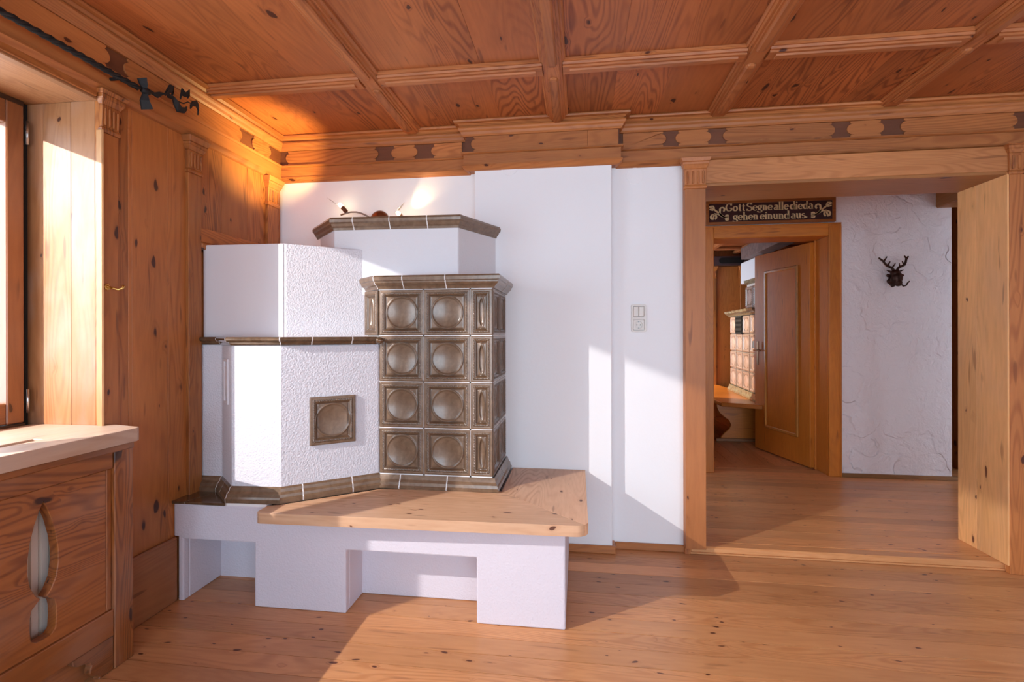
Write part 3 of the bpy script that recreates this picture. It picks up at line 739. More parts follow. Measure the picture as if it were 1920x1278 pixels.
# ledge
led = [(-.010, 1.150), (.006, 1.150), (.012, 1.156), (.014, 1.163), (.024, 1.166), (.030, 1.172), (.031, 1.180), (.026, 1.186), (-.010, 1.187)]
A2 = A[:-1]+[(-.985, 2.329)]
moulding(A2, led, {3: [.30, .72], 1: []}, GLAZE_D, stove, 'ledge_tile', vjoint=(1, 2, 3), grout=GROUT)
MB().plate([(-1.812, 2.19), (-1.69, 2.19), (-1.54, 2.055), (-1.32, 2.07), (-.99, 2.335), (-.99, 2.6), (-1.812, 2.6)], [], 'xy', 1.149, 1.184).build('ledge_top', WHITE, stove)
# mantel: end knob of the ledge against the tower
MB().ball((-.962, 2.315, 1.168), (.024, .020, .017), 12, 8).build('ledge_end', GLAZE_D, stove, smooth=True)
# framed relief tile in the wall between the faces
vm = (Vector(A[1])+Vector(A[2]))/2; va = math.atan2(A[2][1]-A[1][1], A[2][0]-A[1][0])
tv = MB().plate([(-.042, -.105), (.042, -.105), (.042, .105), (-.042, .105)], [[(-.034, -.092), (.034, -.092), (.034, .092), (-.034, .092)]], 'xz', -.006, .01)
o = tv.build('cleaning_cover', STOVEW, None, .002); o.rotation_euler.z = va; o.location = (vm.x, vm.y, .98); adopt(o, stove)
tv = MB().box(-.026, .026, -.004, .01, -.070, .070); o = tv.build('cleaning_cover', STOVEW, None, .002); o.rotation_euler.z = va; o.location = (vm.x, vm.y, .98); adopt(o, stove)
# upper left block
U = [(-1.812, 2.203), (-1.392, 2.216), (-1.085, 2.452)]
MB().plate(U+[(-1.085, YB), (-1.812, YB)], [], 'xy', 1.180, 1.634).build('upper_block', ROUGHW, stove, bevel=.006, seg=2)
MB().plate([(-1.810, 2.1985), (-1.400, 2.2115), (-1.400, 2.2165), (-1.810, 2.2035)], [], 'xy', 1.186, 1.632).build('smooth_face', STOVEW, stove, bevel=.001)
# chimney block at the back with its crown
K = [(-1.435, 2.62), (-1.255, 2.432), (-.602, 2.455), (-.462, YBR)]
MB().plate(K+[(-.59, YB), (-1.435, YB)], [], 'xy', 1.40, 1.765).build('chimney_block', UPW, stove, bevel=.004)
crown2 = [(-.004, 1.735), (.004, 1.735), (.007, 1.746), (.014, 1.753), (.020, 1.766), (.027, 1.772), (.029, 1.786), (.024, 1.797), (-.004, 1.797)]
moulding([(-1.47, 2.655)]+K[1:], crown2, {1: [.165, .46, .76]}, GLAZE, stove, 'crown_tile', vjoint=(), grout=GROUT, last=(1, 0))
MB().plate([(-1.43, 2.64), (-1.25, 2.437), (-.605, 2.46), (-.47, YBR), (-.59, YB), (-1.43, YB)], [], 'xy', 1.765, 1.790).build('chimney_top', WHITE, stove)

# tile tower: grout core, then the tiles
TX0, TX1, TYF = -.972, -.411, 2.352
f45 = (-1.078, 2.435)
MB().plate([(TX0, TYF), (TX1-.012, TYF), (TX1-.012, YBR), (TX0, YBR)], [], 'xy', .45, 1.42).build('tower_core', GROUT, stove)
MB().plate([f45, (TX0, TYF), (TX0, 2.6), (f45[0], 2.6)], [], 'xy', 1.186, 1.42).build('tower_core', GROUT, stove)
zrow = [.515, .7405, .966, 1.190, 1.4165]
big = relief_tile(.2235, .2215, 'round', 104, 104); mid = relief_tile(.2285, .2215, 'round', 104, 104)
nar = relief_tile(.106, .2215, 'oval', 60, 104); sid = relief_tile(.1985, .2215, 'oval', 70, 80); an = relief_tile(.130, .2215, 'oval', 64, 90)
for r in range(4):
    z = (zrow[r]+zrow[r+1])/2
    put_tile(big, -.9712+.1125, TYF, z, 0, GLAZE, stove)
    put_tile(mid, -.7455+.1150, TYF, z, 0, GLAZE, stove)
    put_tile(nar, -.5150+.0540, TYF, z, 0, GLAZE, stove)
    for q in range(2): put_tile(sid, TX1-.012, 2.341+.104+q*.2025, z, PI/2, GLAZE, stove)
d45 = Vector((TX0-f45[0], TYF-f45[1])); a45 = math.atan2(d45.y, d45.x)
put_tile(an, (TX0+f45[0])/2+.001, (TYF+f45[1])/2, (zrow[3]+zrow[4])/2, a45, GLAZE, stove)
for xx in (-.7460, -.5157): box('grout', xx-.004, xx+.004, TYF-.0145, TYF, .512, 1.418, GROUT, stove, bevel=0)
for zz in zrow[:-1]+[1.4165]:
    box('grout', TX0, -.410, TYF-.0145, TYF, zz-.004, zz+.004, GROUT, stove, bevel=0)
    box('grout', -.424, -.4085, TYF-.012, YBR, zz-.004, zz+.004, GROUT, stove, bevel=0)
box('grout', -.424, -.4085, TYF-.012, TYF, .512, 1.418, GROUT, stove, bevel=0)
box('grout', -.424, -.4085, 2.5435, 2.5495, .512, 1.418, GROUT, stove, bevel=0)
# tower base moulding and crown
tb = [(-.004, .450), (.024, .450), (.026, .459), (.020, .466), (.017, .480), (.008, .492), (.004, .504), (.001, .512), (-.004, .512)]
moulding([(TX0, 2.333), (-.399, 2.333), (-.399, YBR)], tb, {0: [.19, .60], 1: [.45]}, GLAZE, stove, 'base_moulding', vjoint=(), grout=GROUT, first=(.45, -1))
tcp = [(-.006, 1.4175), (.004, 1.4175), (.006, 1.424), (.012, 1.432), (.021, 1.438), (.027, 1.447), (.028, 1.454), (.034, 1.458), (.036, 1.474), (.031, 1.482), (-.006, 1.482)]
moulding([(-1.085, 2.438), (TX0-.004, 2.335), (-.401, 2.335), (-.401, YBR)], tcp, {1: [.23, .60], 2: [.55]}, GLAZE, stove, 'crown_tile', vjoint=(1,), grout=GROUT)
MB().plate([(-1.08, 2.445), (TX0, TYF), (TX1, TYF), (TX1, YBR), (-1.0, YBR)], [], 'xy', 1.42, 1.4805).build('tower_top', WHITE, stove)
# framed tile on the oblique face
dd = (Vector(A[4])-Vector(A[3])).normalized(); nn = Vector((dd.y, -dd.x))
pc = Vector((-1.142, 2.197))+nn*-.004
pt = relief_tile(.205, .222, 'round', 96, 100, .55)
put_tile(pt, pc.x, pc.y, .798, math.atan2(dd.y, dd.x), GLAZE_D if False else GLAZE, stove)

# wooden bench top (two mitred boards with rounded corners)
bt = empty('bench_top', (-.6, 2.15, .405), label='thick pine bench top with rounded corners on the white stove base', cat='bench')
def arc(cx, cy, r, a0, a1, n=6): return [(cx+r*math.cos(math.radians(a0+(a1-a0)*i/n)), cy+r*math.sin(math.radians(a0+(a1-a0)*i/n))) for i in range(n+1)]
yf0, yf1 = 1.925, 1.957
front = arc(-1.325, yf0+.025, .025, 180, 270)+[(-.02, yf1-.001)]+arc(-.012, yf1+.048, .048, -80, -45, 4)
mit = front[-1]
MB().plate(front+[(-.365, 2.334), (-.955, 2.300), (-1.300, 2.032), (-1.350, 2.012)], [], 'xy', .4052, .4494).build('bench_board', bench_w('X'), bt, bevel=.005, seg=2)
MB().plate([(mit[0]+.0006, mit[1]+.0006)]+arc(-.012, yf1+.048, .048, -40, 0, 4)+[(.034, YBR-.002), (-.366, YBR-.002), (-.3645, 2.3346)], [], 'xy', .4052, .4492).build('bench_board', bench_w('Y'), bt, bevel=.005, seg=2)

# ================================================================ THINGS ON THE LEFT WALL
rc = empty('radiator_cover', (-1.65, .75, 0), label='pine radiator cover with vase-shaped cutout under the window', cat='radiator cover')
CW = lambda a: wood('cover_pine', (.32, .100, .022), (.13, .031, .006), a, rough=.42, knots=.8, kscale=10, ring=.6, spread=.08, weather=.12)
FX = -1.651
top = [(FX+.022, -.35), (FX+.022, 1.648), (FX+.010, 1.668), (-1.740, 1.690), (XL+.003, 1.705), (XL+.003, 1.6715), (XL-.012, 1.6705), (-2.104, 1.6705), (-2.104, WY0+.002), (XL-.01, WY0+.002), (XL+.003, -.35)]
slots = [[(-1.800, a), (-1.763, a), (-1.763, b), (-1.800, b)] for a, b in ((.86, 1.428), (.1, .74))]
MB().plate(top, slots, 'xy', .803, .8525).build('top_board', sill_w('Y'), rc, bevel=.006, seg=2)
box('end_post', FX-.030, FX, 1.578, 1.654, 0, .802, CW('Z'), rc, bevel=.003)
box('end_panel', XL+.024, FX-.0305, 1.62, 1.651, 0, .802, CW('Z'), rc, bevel=.001)
box('top_rail', FX-.026, FX-.004, -.3, 1.5775, .719, .802, CW('Y'), rc, bevel=.003)
box('cover_strip', FX-.004, FX+.006, -.3, 1.6535, .778, .802, CW('Y'), rc, bevel=.003)
box('lower_rail', FX-.026, FX-.003, -.3, 1.5775, .121, .215, CW('Y'), rc, bevel=.003)
box('inner_stile', FX-.028, FX-.012, 1.558, 1.5775, .2155, .7185, CW('Z'), rc, bevel=.002)
half = [(.0, .675), (.0105, .652), (.025, .612), (.038, .560), (.0445, .512), (.045, .470), (.038, .425), (.023, .392), (.0085, .375), (.021, .364), (.034, .352), (.038, .331), (.039, .297), (.036, .260), (.023, .247), (.006, .245)]
def vase(cy): return [(cy+a, z) for a, z in half]+[(cy-a, z) for a, z in reversed(half[1:])]
MB().plate([(-.3, .2155), (1.5575, .2155), (1.5575, .7185), (-.3, .7185)], [vase(1.349), vase(.84), vase(.33)], 'yz', FX-.047, FX-.013).build('front_panel', CW('Y'), rc, bevel=.002)
MB().plate([(-.3, .0), (1.5775, .0), (1.5775, .1205), (-.3, .1205)], [[(.55, .034), (1.30, .034), (1.30, .078), (.55, .078)]], 'yz', FX-.066, FX-.048).build('plinth_board', CW('Y'), rc, bevel=.001)
br = [(1.577, .1205), (1.43, .1205), (1.434, .104), (1.448, .092), (1.470, .086), (1.489, .078), (1.495, .066), (1.491, .054), (1.489, .040), (1.499, .027), (1.518, .016), (1.524, .007), (1.520, 0), (1.577, 0)]
MB().plate(br, [], 'yz', FX-.030, FX-.004).build('bracket', CW('Y'), rc, bevel=.003)
rad = empty('radiator', (-1.75, .75, .12), label='cream radiator with vertical ribs behind the cutout of the wooden cover', cat='radiator')
mb = MB().box(-1.790, -1.780, .05, 1.52, .12, .70); mb.build('back_plate', RADM, rad, bevel=.003)
for i in range(46):
    y0 = .07+i*.0315
    mb = MB().plate([(-1.725, y0), (-1.725, y0+.020), (-1.729, y0+.026), (-1.745, y0+.028), (-1.745, y0-.002), (-1.729, y0)], [], 'xy', .13, .69)
    mb.build('rib', RADM, rad, bevel=0)
for y0 in (.15, 1.35): box('radiator_foot', -1.78, -1.74, y0, y0+.03, 0, .135, RADM, rad)

# curtain rod: twisted black iron with ribbon finial
RX, RZ = -1.745, 2.186
rod = empty('curtain_rod', (RX, 1.2, RZ), label='black twisted iron curtain rod with curling ribbon finial below the ceiling', cat='curtain rod')
mb = MB(); n = 150; vs = []
y0, y1 = -.9, 1.775
def rail_c(y): return Vector((RX, y, RZ))
for k in range(3):
    mb.tube([rail_c(y0+(y1-y0)*i/n)+Vector((.0062*math.cos(2*PI*(i/6+k/3)), 0, .0062*math.sin(2*PI*(i/6+k/3)))) for i in range(n+1)], .0062, 6)
mb.build('twisted_bar', BLACK, rod, smooth=True)
def ribbon(pts, ws, th=.003, tw=None):
    """flat iron band following pts, width vector mostly vertical"""
    mb = MB(); vs = []; ws = [q*1.45 for q in ws]
    for i, p in enumerate(pts):
        p = Vector(p); a = (tw[i] if tw else 0); wv = Vector((math.sin(a)*.6, math.sin(a)*.4, math.cos(a)))*ws[i]; nv = Vector((th, 0, 0))
        vs += [p-wv-nv, p+wv-nv, p+wv+nv, p-wv+nv]
    fs = [(0, 1, 2, 3), tuple(4*(len(pts)-1)+k for k in (3, 2, 1, 0))]
    for i in range(len(pts)-1):
        for k in range(4): fs.append((4*i+k, 4*i+(k+1) % 4, 4*i+4+(k+1) % 4, 4*i+4+k))
    return mb.add(vs, fs)
def RP(y, z, dx=0): return (RX+dx, y, z)
def PXP(x, y, dx=0): p = at(x, y, 'x', RX); return Vector((RX+dx, p.y, p.z))
bow = [[PXP(272, 172), PXP(269, 158), PXP(266, 146)], [PXP(272, 172), PXP(271, 188), PXP(276, 205)]]
ribbon(bow[0], [.004, .012, .014], tw=[1.5, 1.45, 1.35]).build('ribbon_bow', BLACK, rod)
ribbon(bow[1], [.006, .014, .018], tw=[1.5, 1.5, 1.4]).build('ribbon_bow', BLACK, rod)
mb = MB().tube([PXP(266, 168), PXP(274, 172), PXP(281, 173)], [.010, .015, .010], 8); mb.build('collar', BLACK, rod, smooth=True)
ribbon([PXP(276, 172), PXP(287, 175), PXP(297, 178), PXP(308, 176), PXP(316, 173)], [.011, .005, .010, .004, .010], tw=[0, .9, .2, 1.0, .1]).build('ribbon_tail', BLACK, rod, bevel=.001)
ribbon([PXP(310, 176), PXP(318, 166), PXP(325, 168), PXP(322, 180)], [.006, .012, .011, .004]).build('ribbon_tail', BLACK, rod)
ribbon([PXP(314, 178), PXP(325, 184), PXP(330, 193), PXP(336, 205), PXP(346, 207), PXP(350, 203)], [.007, .005, .009, .011, .009, .006], tw=[0, .4, 1.2, .7, .1, 0]).build('ribbon_tail', BLACK, rod)
mb = MB().tube([PXP(325, 183), PXP(334, 190), PXP(344, 194), PXP(352, 191), PXP(359, 194)], .0028, 6); mb.build('ribbon_stem', BLACK, rod)
ribbon([PXP(338, 184), PXP(341, 172), PXP(348, 178), PXP(355, 174), PXP(352, 183)], [.004, .011, .007, .010, .003]).build('ribbon_leaf', BLACK, rod)
ribbon([PXP(357, 200), PXP(361, 194), PXP(368, 194), PXP(372, 202), PXP(371, 211)], [.007, .008, .010, .010, .008]).build('ribbon_leaf', BLACK, rod)
for yb in (1.70, .745, -.3):
    mb = MB().tube([(XL+.02, yb, RZ), (RX, yb, RZ)], .006, 8); mb.build('rod_bracket', BLACK, rod)

hk = empty('wall_hook', (XL+.012, 1.70, 1.382), label='small brass hook on the pine board beside the window', cat='hook')
hc_ = at(205, 538, 'x', XL+.014)
mb = MB()
for i in range(8):
    a = 2*PI*i/8; mb.ball((XL+.014, hc_.y-.008+.008*math.cos(a), hc_.z+.008*math.sin(a)), (.004, .006, .006), 8, 5)
mb.ball((XL+.017, hc_.y-.008, hc_.z), (.006, .006, .006), 8, 6); mb.build('rosette', BRASS, hk, smooth=True)
mb = MB().tube([(XL+.016, hc_.y-.006, hc_.z), (XL+.036, hc_.y+.000, hc_.z-.006), (XL+.050, hc_.y+.006, hc_.z-.010), (XL+.058, hc_.y+.014, hc_.z-.004), (XL+.058, hc_.y+.018, hc_.z+.008)], [.0042, .0045, .0045, .0045, .006], 8)
mb.build('hook_arm', BRASS, hk, smooth=True)

# ================================================================ WALL LAMP over the stove
lz = 1.905
lamp = empty('wall_lamp', (-1.19, YB, lz), label='curved wall lamp with two small lit halogen heads above the stove', cat='lamp')
mb = MB().ball((-1.175, YB-.0, lz-.030), (.060, .032, .060), 20, 12); mb.build('wall_plate', COPPER, lamp, smooth=True)
LYd = 2.76
def LP(x, y, d=LYd): return at(x, y, 'y', d)
armp = [LP(639, 403), LP(648, 400), LP(658, 397.5), LP(668, 397.5), LP(678, 400), LP(689, 405), LP(697, 411), LP(712, 414), LP(728, 414), LP(742, 410), LP(752, 405)]
MB().tube(armp, .0048, 8).build('arm', STEEL, lamp, smooth=True)
MB().tube([(-1.175, YB-.02, lz-.03), LP(697, 411)], .006, 8).build('arm_joint', STEEL, lamp)
def head(base, tip, vane, k):
    b, t = Vector(base), Vector(tip); d = (t-b).normalized()
    MB().tube([b, b+d*.012], .004, 8).build('stem', STEEL, lamp)
    s = MB().tube([b+d*.004, b+d*.008, b+d*.042, b+d*.046], [.007, .0125, .0125, .010], 12).build('socket', COPPER, lamp, smooth=False)
    MB().tube([b+d*.044, b+d*.050, b+d*.068, b+d*.074], [.008, .0115, .0100, .004], 10).build('bulb', plain('lit_bulb', (1, .9, .7), .3, emit=(1, .80, .50), es=30), lamp, smooth=True)
    v0, v1 = Vector(vane[0]), Vector(vane[1]); mdl = (v0+v1)/2
    # glass-like metal reflector blade seen edge-on
    MB().tube([v0, v0.lerp(v1, .3), mdl, v0.lerp(v1, .7), v1], [.0012, .010, .013, .010, .0012], 10, flat=.12).build('blade', STEEL, lamp, smooth=True)
    return b+d*.058
h1 = head(LP(651, 399), LP(630, 375, 2.75), (LP(634, 385, 2.73), LP(613, 370, 2.73)), 0)
h2 = head(LP(753, 406), LP(744, 397, 2.68), (LP(741, 400, 2.74), LP(759, 379, 2.74)), 1)
light('halogen_glow', 'SPOT', Vector((-1.43, 2.62, 1.99)), 30, (1, .72, .26), shadow_soft_size=.02, spot_size=math.radians(110), spot_blend=1, aim=(-.34, -.02, .27))
light('halogen_glow', 'SPOT', LP(764, 392, 2.785), 2.6, (1, .70, .36), shadow_soft_size=.01, spot_size=math.radians(62), spot_blend=.9, aim=(.55, .42, .62))
light('halogen_fill', 'POINT', LP(750, 392, 2.70), .5, (1, .68, .38), shadow_soft_size=.02)

# ================================================================ BACK WALL SMALL THINGS
sw = empty('switch_socket', (.331, YB, 1.283), label='cream double switch above a power socket on the white wall', cat='switch')
sx0, sx1, sz0, sz1 = .290, .371, 1.207, 1.360
def rrect(x0, x1, z0, z1, r, n=5):
    return arc(x1-r, z0+r, r, -90, 0, n)+arc(x1-r, z1-r, r, 0, 90, n)+arc(x0+r, z1-r, r, 90, 180, n)+arc(x0+r, z0+r, r, 180, 270, n)
MB().plate(rrect(sx0, sx1, sz0, sz1, .010), [rrect(sx0+.010, sx1-.010, 1.291, 1.350, .006), rrect(sx0+.010, sx1-.010, 1.217, 1.276, .006)], 'xz', YB-.011, YB+.001).build('frame', PLASTIC, sw, bevel=.003, seg=2)
box('rocker', sx0+.0115, .3300, YB-.013, YB, 1.2925, 1.3485, PLASTIC, sw, bevel=.003); box('rocker', .3312, sx1-.0115, YB-.013, YB, 1.2925, 1.3485, PLASTIC, sw, bevel=.003)
circ = [(.3305+.0205*math.cos(2*PI*i/24), 1.2465+.0205*math.sin(2*PI*i/24)) for i in range(24)]
MB().plate(rrect(sx0+.0115, sx1-.0115, 1.2185, 1.2745, .005), [circ], 'xz', YB-.011, YB-.002).build('socket_plate', PLASTIC, sw, bevel=.001)
MB().plate([(x, z) for x, z in circ], [], 'xz', YB-.004, YB+.001).build('socket_well', PLASTIC, sw)
mb = MB()
for dx in (-.0095, .0095): mb.tube([(.3305+dx, YB-.0052, 1.2465), (.3305+dx, YB-.003, 1.2465)], .0030, 10)
mb.build('socket_hole', HOLE, sw, kind='stuff')
for dz in (-.018, .018): box('earth_clip', .327, .334, YB-.0075, YB-.003, 1.2465+dz-.003, 1.2465+dz+.003, plain('clip_steel', (.18, .17, .16), .35, 1), sw, bevel=0)
for (px, py, r, yy_, nm) in ((1190, 330, .046, YB, 'faint round flue cover on the narrow white wall by the doorway'), (955, 312, .050, YBR, 'faint round flue cover high on the white chimney breast')):
    p = at(px, py, 'y', yy_)
    mb = MB().tube([(p.x, yy_-.0035, p.z), (p.x, yy_-.0028, p.z), (p.x, yy_+.001, p.z)], [r-.0015, r, r], 40)
    o = mb.build('flue_cover', WHITE); tag(o, nm, 'wall cover')

# ================================================================ HALL THINGS
# carved sign over the door
sg = empty('door_sign', (1.55, HY-.03, 2.2), label='carved wooden sign with a German house blessing above the door', cat='sign')
SX0, SX1, SZ0, SZ1, SYF = 1.048, 2.050, 2.094, 2.293, HY-.030
SB = wood('sign_wood', (.34, .11, .022), (.20, .055, .010), 'X', rough=.3, knots=0, coat=.3)
MB().plate([(SX0, SZ0), (SX1, SZ0), (SX1, SZ1), (SX0, SZ1)], [[(SX0+.026, SZ0+.024), (SX1-.026, SZ0+.024), (SX1-.026, SZ1-.024), (SX0+.026, SZ1-.024)]], 'xz', SYF, HY).build('sign_frame', SB, sg, bevel=.002)
box('sign_field', SX0+.0262, SX1-.0262, SYF+.006, HY, SZ0+.0242, SZ1-.0242, plain('sign_ground', (.050, .010, .010), .8, var=.4, vscale=14), sg, bevel=0)
GOLD = plain('sign_gold', (.80, .60, .32), .5, var=.3, vscale=20)
def pen(strokes, x0, z0, h, y=SYF+.0065, dep=.0045, thin=.065, thick=.185):
    """strokes in unit em space drawn with a broad upright pen: thick stems, thin bars"""
    mb = MB()
    for st in strokes:
        n = len(st)
        L_, R_ = [], []
        for i in range(n):
            a = st[max(i-1, 0)]; b = st[min(i+1, n-1)]
            dx, dz = b[0]-a[0], b[1]-a[1]; l = math.hypot(dx, dz) or 1; dx /= l; dz /= l
            wd = (thin+(thick-thin)*abs(dz)**1.3)/2
            L_.append((st[i][0]-dz*wd, st[i][1]+dx*wd)); R_.append((st[i][0]+dz*wd, st[i][1]-dx*wd))
        vs = []
        for i in range(n):
            for (px, pz) in (L_[i], R_[i]):
                for yy_ in (y, y-dep): vs.append((x0+px*h, yy_, z0+pz*h))
        fs = []
        for i in range(n-1):
            a = 4*i; fs += [(a, a+4, a+6, a+2), (a+1, a+3, a+7, a+5), (a, a+1, a+5, a+4), (a+2, a+6, a+7, a+3)]
        fs += [(0, 2, 3, 1), (4*n-4, 4*n-3, 4*n-1, 4*n-2)]
        mb.add(vs, fs)
    return mb
def el(cx, cz, rx, rz, a0, a1, n=12): return [(cx+rx*math.cos(math.radians(a0+(a1-a0)*i/n)), cz+rz*math.sin(math.radians(a0+(a1-a0)*i/n))) for i in range(n+1)]
def srf(x, z, w=.20): return [(x-w/2, z), (x, z), (x+w/2, z)]
XH = .62
bowl = el(.25, XH/2, .19, XH/2-.03, 0, 360, 20)
G_ = {
 'G': ([el(.36, .48, .30, .45, 48, 318, 20), [(.58, .98), (.58, .72)], [(.60, .36), (.60, .10)], srf(.56, .38, .28)], .74),
 'S': ([el(.30, .73, .20, .22, 40, 250, 14)+el(.30, .25, .24, .24, 75, -150, 16), [(.50, .98), (.50, .76)], [(.08, .22), (.08, 0)]], .62),
 'o': ([bowl], .50),
 't': ([[(.20, .88), (.20, .12), (.24, .04), (.34, .02)], [(.06, XH), (.36, XH)]], .38),
 'e': ([el(.25, XH/2, .19, XH/2-.03, 0, 320, 18), [(.08, .33), (.44, .33)]], .48),
 'g': ([el(.23, .40, .16, .19, 0, 360, 18), [(.36, .56), (.46, .62)], [(.12, .24), (.10, .12), (.30, .08), (.40, 0)]+el(.24, -.10, .20, .12, 10, -190, 12)], .50),
 'n': ([[(.13, XH), (.13, .02)], [(.15, .50), (.26, .60), (.37, .52), (.39, .38), (.39, .02)], srf(.13, .02), srf(.39, .02), [(.03, XH), (.13, XH)]], .54),
 'a': ([el(.22, .45, .14, .15, 150, 0, 8)+[(.37, .40), (.37, .02), (.47, .02)], el(.22, .18, .14, .16, 80, 360, 12)], .48),
 'l': ([[(.12, 1.0), (.12, .02)], srf(.12, .02), [(.02, 1.0), (.12, 1.0)]], .26),
 'd': ([el(.23, XH/2, .17, XH/2-.03, 0, 360, 18), [(.42, 1.0), (.42, .02)], [(.32, 1.0), (.42, 1.0)], [(.42, .02), (.52, .02)]], .54),
 'i': ([[(.12, XH), (.12, .02)], srf(.12, .02), [(.02, XH), (.12, XH)], [(.06, .82), (.19, .82), (.12, .90)]], .26),
 'h': ([[(.13, 1.0), (.13, .02)], [(.15, .50), (.26, .60), (.37, .52), (.39, .38), (.39, .02)], srf(.13, .02), srf(.39, .02), [(.03, 1.0), (.13, 1.0)]], .54),
 'u': ([[(.13, XH), (.13, .20), (.20, .04), (.30, .03), (.39, .14)], [(.39, XH), (.39, .02)], [(.03, XH), (.13, XH)], [(.30, XH), (.39, XH)], [(.39, .02), (.48, .02)]], .54),
 's': ([el(.20, .46, .12, .13, 40, 260, 10)+el(.20, .17, .15, .15, 80, -150, 12)], .40),
 '.': ([[(.08, .06), (.08, .18)]], .2), ' ': ([], .12)}
def write(txt, x0, x1, z, h):
    tot = sum(G_[c][1] for c in txt); k = (x1-x0)/(tot*h); x = x0
    for c in txt:
        st, wd = G_[c]
        if st:
            st2 = [[(p[0]*k, p[1]) for p in s] for s in st]
            pen(st2, x, z, h).build('letter', GOLD, sg)
        x += wd*h*k
write('Gott Segne alle dieda', 1.205, 1.880, 2.204, .066)
write('gehen einund aus.', 1.262, 1.838, 2.130, .064)
def orn(cx, s):
    def T(pts): return [(s*p[0], p[1]) for p in pts]
    st = [T(el(.020, .028, .018, .018, 200, -120, 12)+[(.012, .058), (-.020, .032), (-.040, -.005), (-.052, -.040)]),      # inner scroll
          T([(-.052, -.040), (-.020, -.018), (.010, .002), (.045, .030), (.060, .052)]) if False else T([(.055, -.042), (.020, -.020), (-.015, .010), (-.040, .030)]),
          T(el(-.040, -.035, .022, .022, -60, 250, 14)+[(-.030, -.008), (0, -.014), (.030, -.034), (.055, -.044)]),
          T([(-.040, .030), (-.058, .042), (-.075, .052)]), T([(-.034, .034), (-.044, .054), (-.066, .054)]), T([(-.042, .022), (-.062, .026), (-.072, .030)]),
          T([(.055, -.044), (.068, -.040), (.080, -.044)]), T(el(.066, -.030, .010, .008, 0, 360, 8)), T(el(.066, -.056, .010, .008, 0, 360, 8))]
    st[0] = T(el(.028, .024, .018, .018, -60, 200, 10)+[(.008, .000), (.018, -.022), (.040, -.038), (.055, -.043)])
    pen(st, cx, 2.196, 1.0, thin=.009, thick=.015).build('ornament', GOLD, sg)
orn(1.150, 1); orn(1.945, -1)

# stag head hook
stg = empty('stag_hook', (2.50, HY, 1.68), label='dark cast stag head coat hook on the rough white hall wall', cat='hook')
IRON = plain('dark_bronze', (.050, .022, .015), .38, .65, bump=.0008, bscale=60)
ky = HY-.045
def DP(u, v, dy=0.0):     # offsets measured on a 100-unit tracing of the figure: u right, v up, metres
    return (2.50+(u-52)*.00383, ky+dy, 1.68-(v-49)*.00383)
mb = MB()
mb.ball(DP(47, 62, -.01), (.040, .034, .055), 14, 10)
mb.ball(DP(45, 52, -.005), (.036, .030, .030), 12, 8); mb.ball(DP(48, 72, -.02), (.026, .030, .030), 12, 8); mb.ball(DP(40, 66, .01), (.022, .02, .03), 10, 8)
mb.ball(DP(54, 57, -.02), (.020, .016, .010), 8, 6); mb.ball(DP(33, 56, .01), (.012, .012, .014), 8, 6); mb.ball(DP(35, 68, .01), (.016, .014, .020), 8, 6); mb.ball(DP(52, 66, .01), (.018, .014, .022), 8, 6)
mb.tube([DP(42, 50), DP(35, 48), DP(28, 45)], [.014, .014, .004], 8, flat=.5); mb.tube([DP(50, 50), DP(56, 47), DP(62, 45)], [.013, .014, .004], 8, flat=.5)
A1 = [DP(43, 46), DP(38, 40), DP(30, 36), DP(25, 30), DP(22, 26), DP(17, 22), DP(14, 19)]
mb.tube(A1, [.010, .009, .009, .008, .0075, .007, .006], 8)
mb.tube([DP(24, 27), DP(27, 22), DP(30, 17)], [.007, .0055, .0045], 8); mb.tube([DP(31, 36), DP(34, 31), DP(36, 27)], [.007, .0055, .004], 8); mb.tube([DP(39, 41), DP(43, 36), DP(46, 30)], [.007, .0055, .003], 8)
A2_ = [DP(49, 45), DP(52, 40), DP(57, 38), DP(63, 35), DP(65, 29), DP(66, 24), DP(70, 17)]
mb.tube(A2_, [.010, .010, .009, .009, .009, .0085, .006], 8)
mb.tube([DP(66, 22), DP(64, 18), DP(62, 16)], [.007, .006, .004], 8); mb.tube([DP(62, 35), DP(60, 31), DP(58, 27)], [.008, .006, .004], 8); mb.tube([DP(54, 39), DP(53, 35), DP(53, 31)], [.007, .005, .004], 8)
mb.tube([DP(52, 69, .0), DP(55, 75, -.01), DP(58, 79, -.02), DP(61, 78, -.03), DP(63, 73, -.035), DP(67, 69, -.035)], [.009, .0075, .0065, .006, .006, .005], 8)
mb.tube([DP(40, 74, .01), DP(41, 80, .0)], [.012, .010], 8)
mb.ball(DP(46, 64, .035), (.035, .014, .06), 12, 8)
o = mb.build('stag_head', IRON, stg)
rm = o.modifiers.new('Remesh', 'REMESH'); rm.mode = 'VOXEL'; rm.voxel_size = .0035; rm.use_smooth_shade = True

# ================================================================ ROOM BEYOND THE HALL
r2 = MB().plate([(.0, -.1), (3.4, -.1), (3.4, 2.6), (.0, 2.6)], [], 'xz', 7.22, 7.4).build('wall_far_back', wall_w('Z'), kind='structure')
MB().plate([(4.58, -.1), (7.4, -.1), (7.4, 2.6), (4.58, 2.6)], [[(6.25, .85), (7.15, .85), (7.15, 2.05), (6.25, 2.05)]], 'yz', .4, .6).build('wall_far_left', wall_w('Z'), kind='structure')
MB().box(3.2, 3.4, 4.58, 7.4, -.1, 2.6).build('wall_far_right', wall_w('Z'), kind='structure')
c2 = MB().box(.2, 3.4, 4.58, 7.4, 2.33, 2.5).build('ceiling_far', ceil_w('X'), kind='structure')
fp = empty('panelling_far', (2, 7.2, 0), kind='structure')
for i in range(8): box('board', .62+i*.32, .938+i*.32, 7.195+random.uniform(0, .003), 7.219, .04, 2.12, wood('warm_pine', (.60, .22, .045), (.36, .11, .02), 'Z', rough=.45, knots=.7, ring=.35), fp)
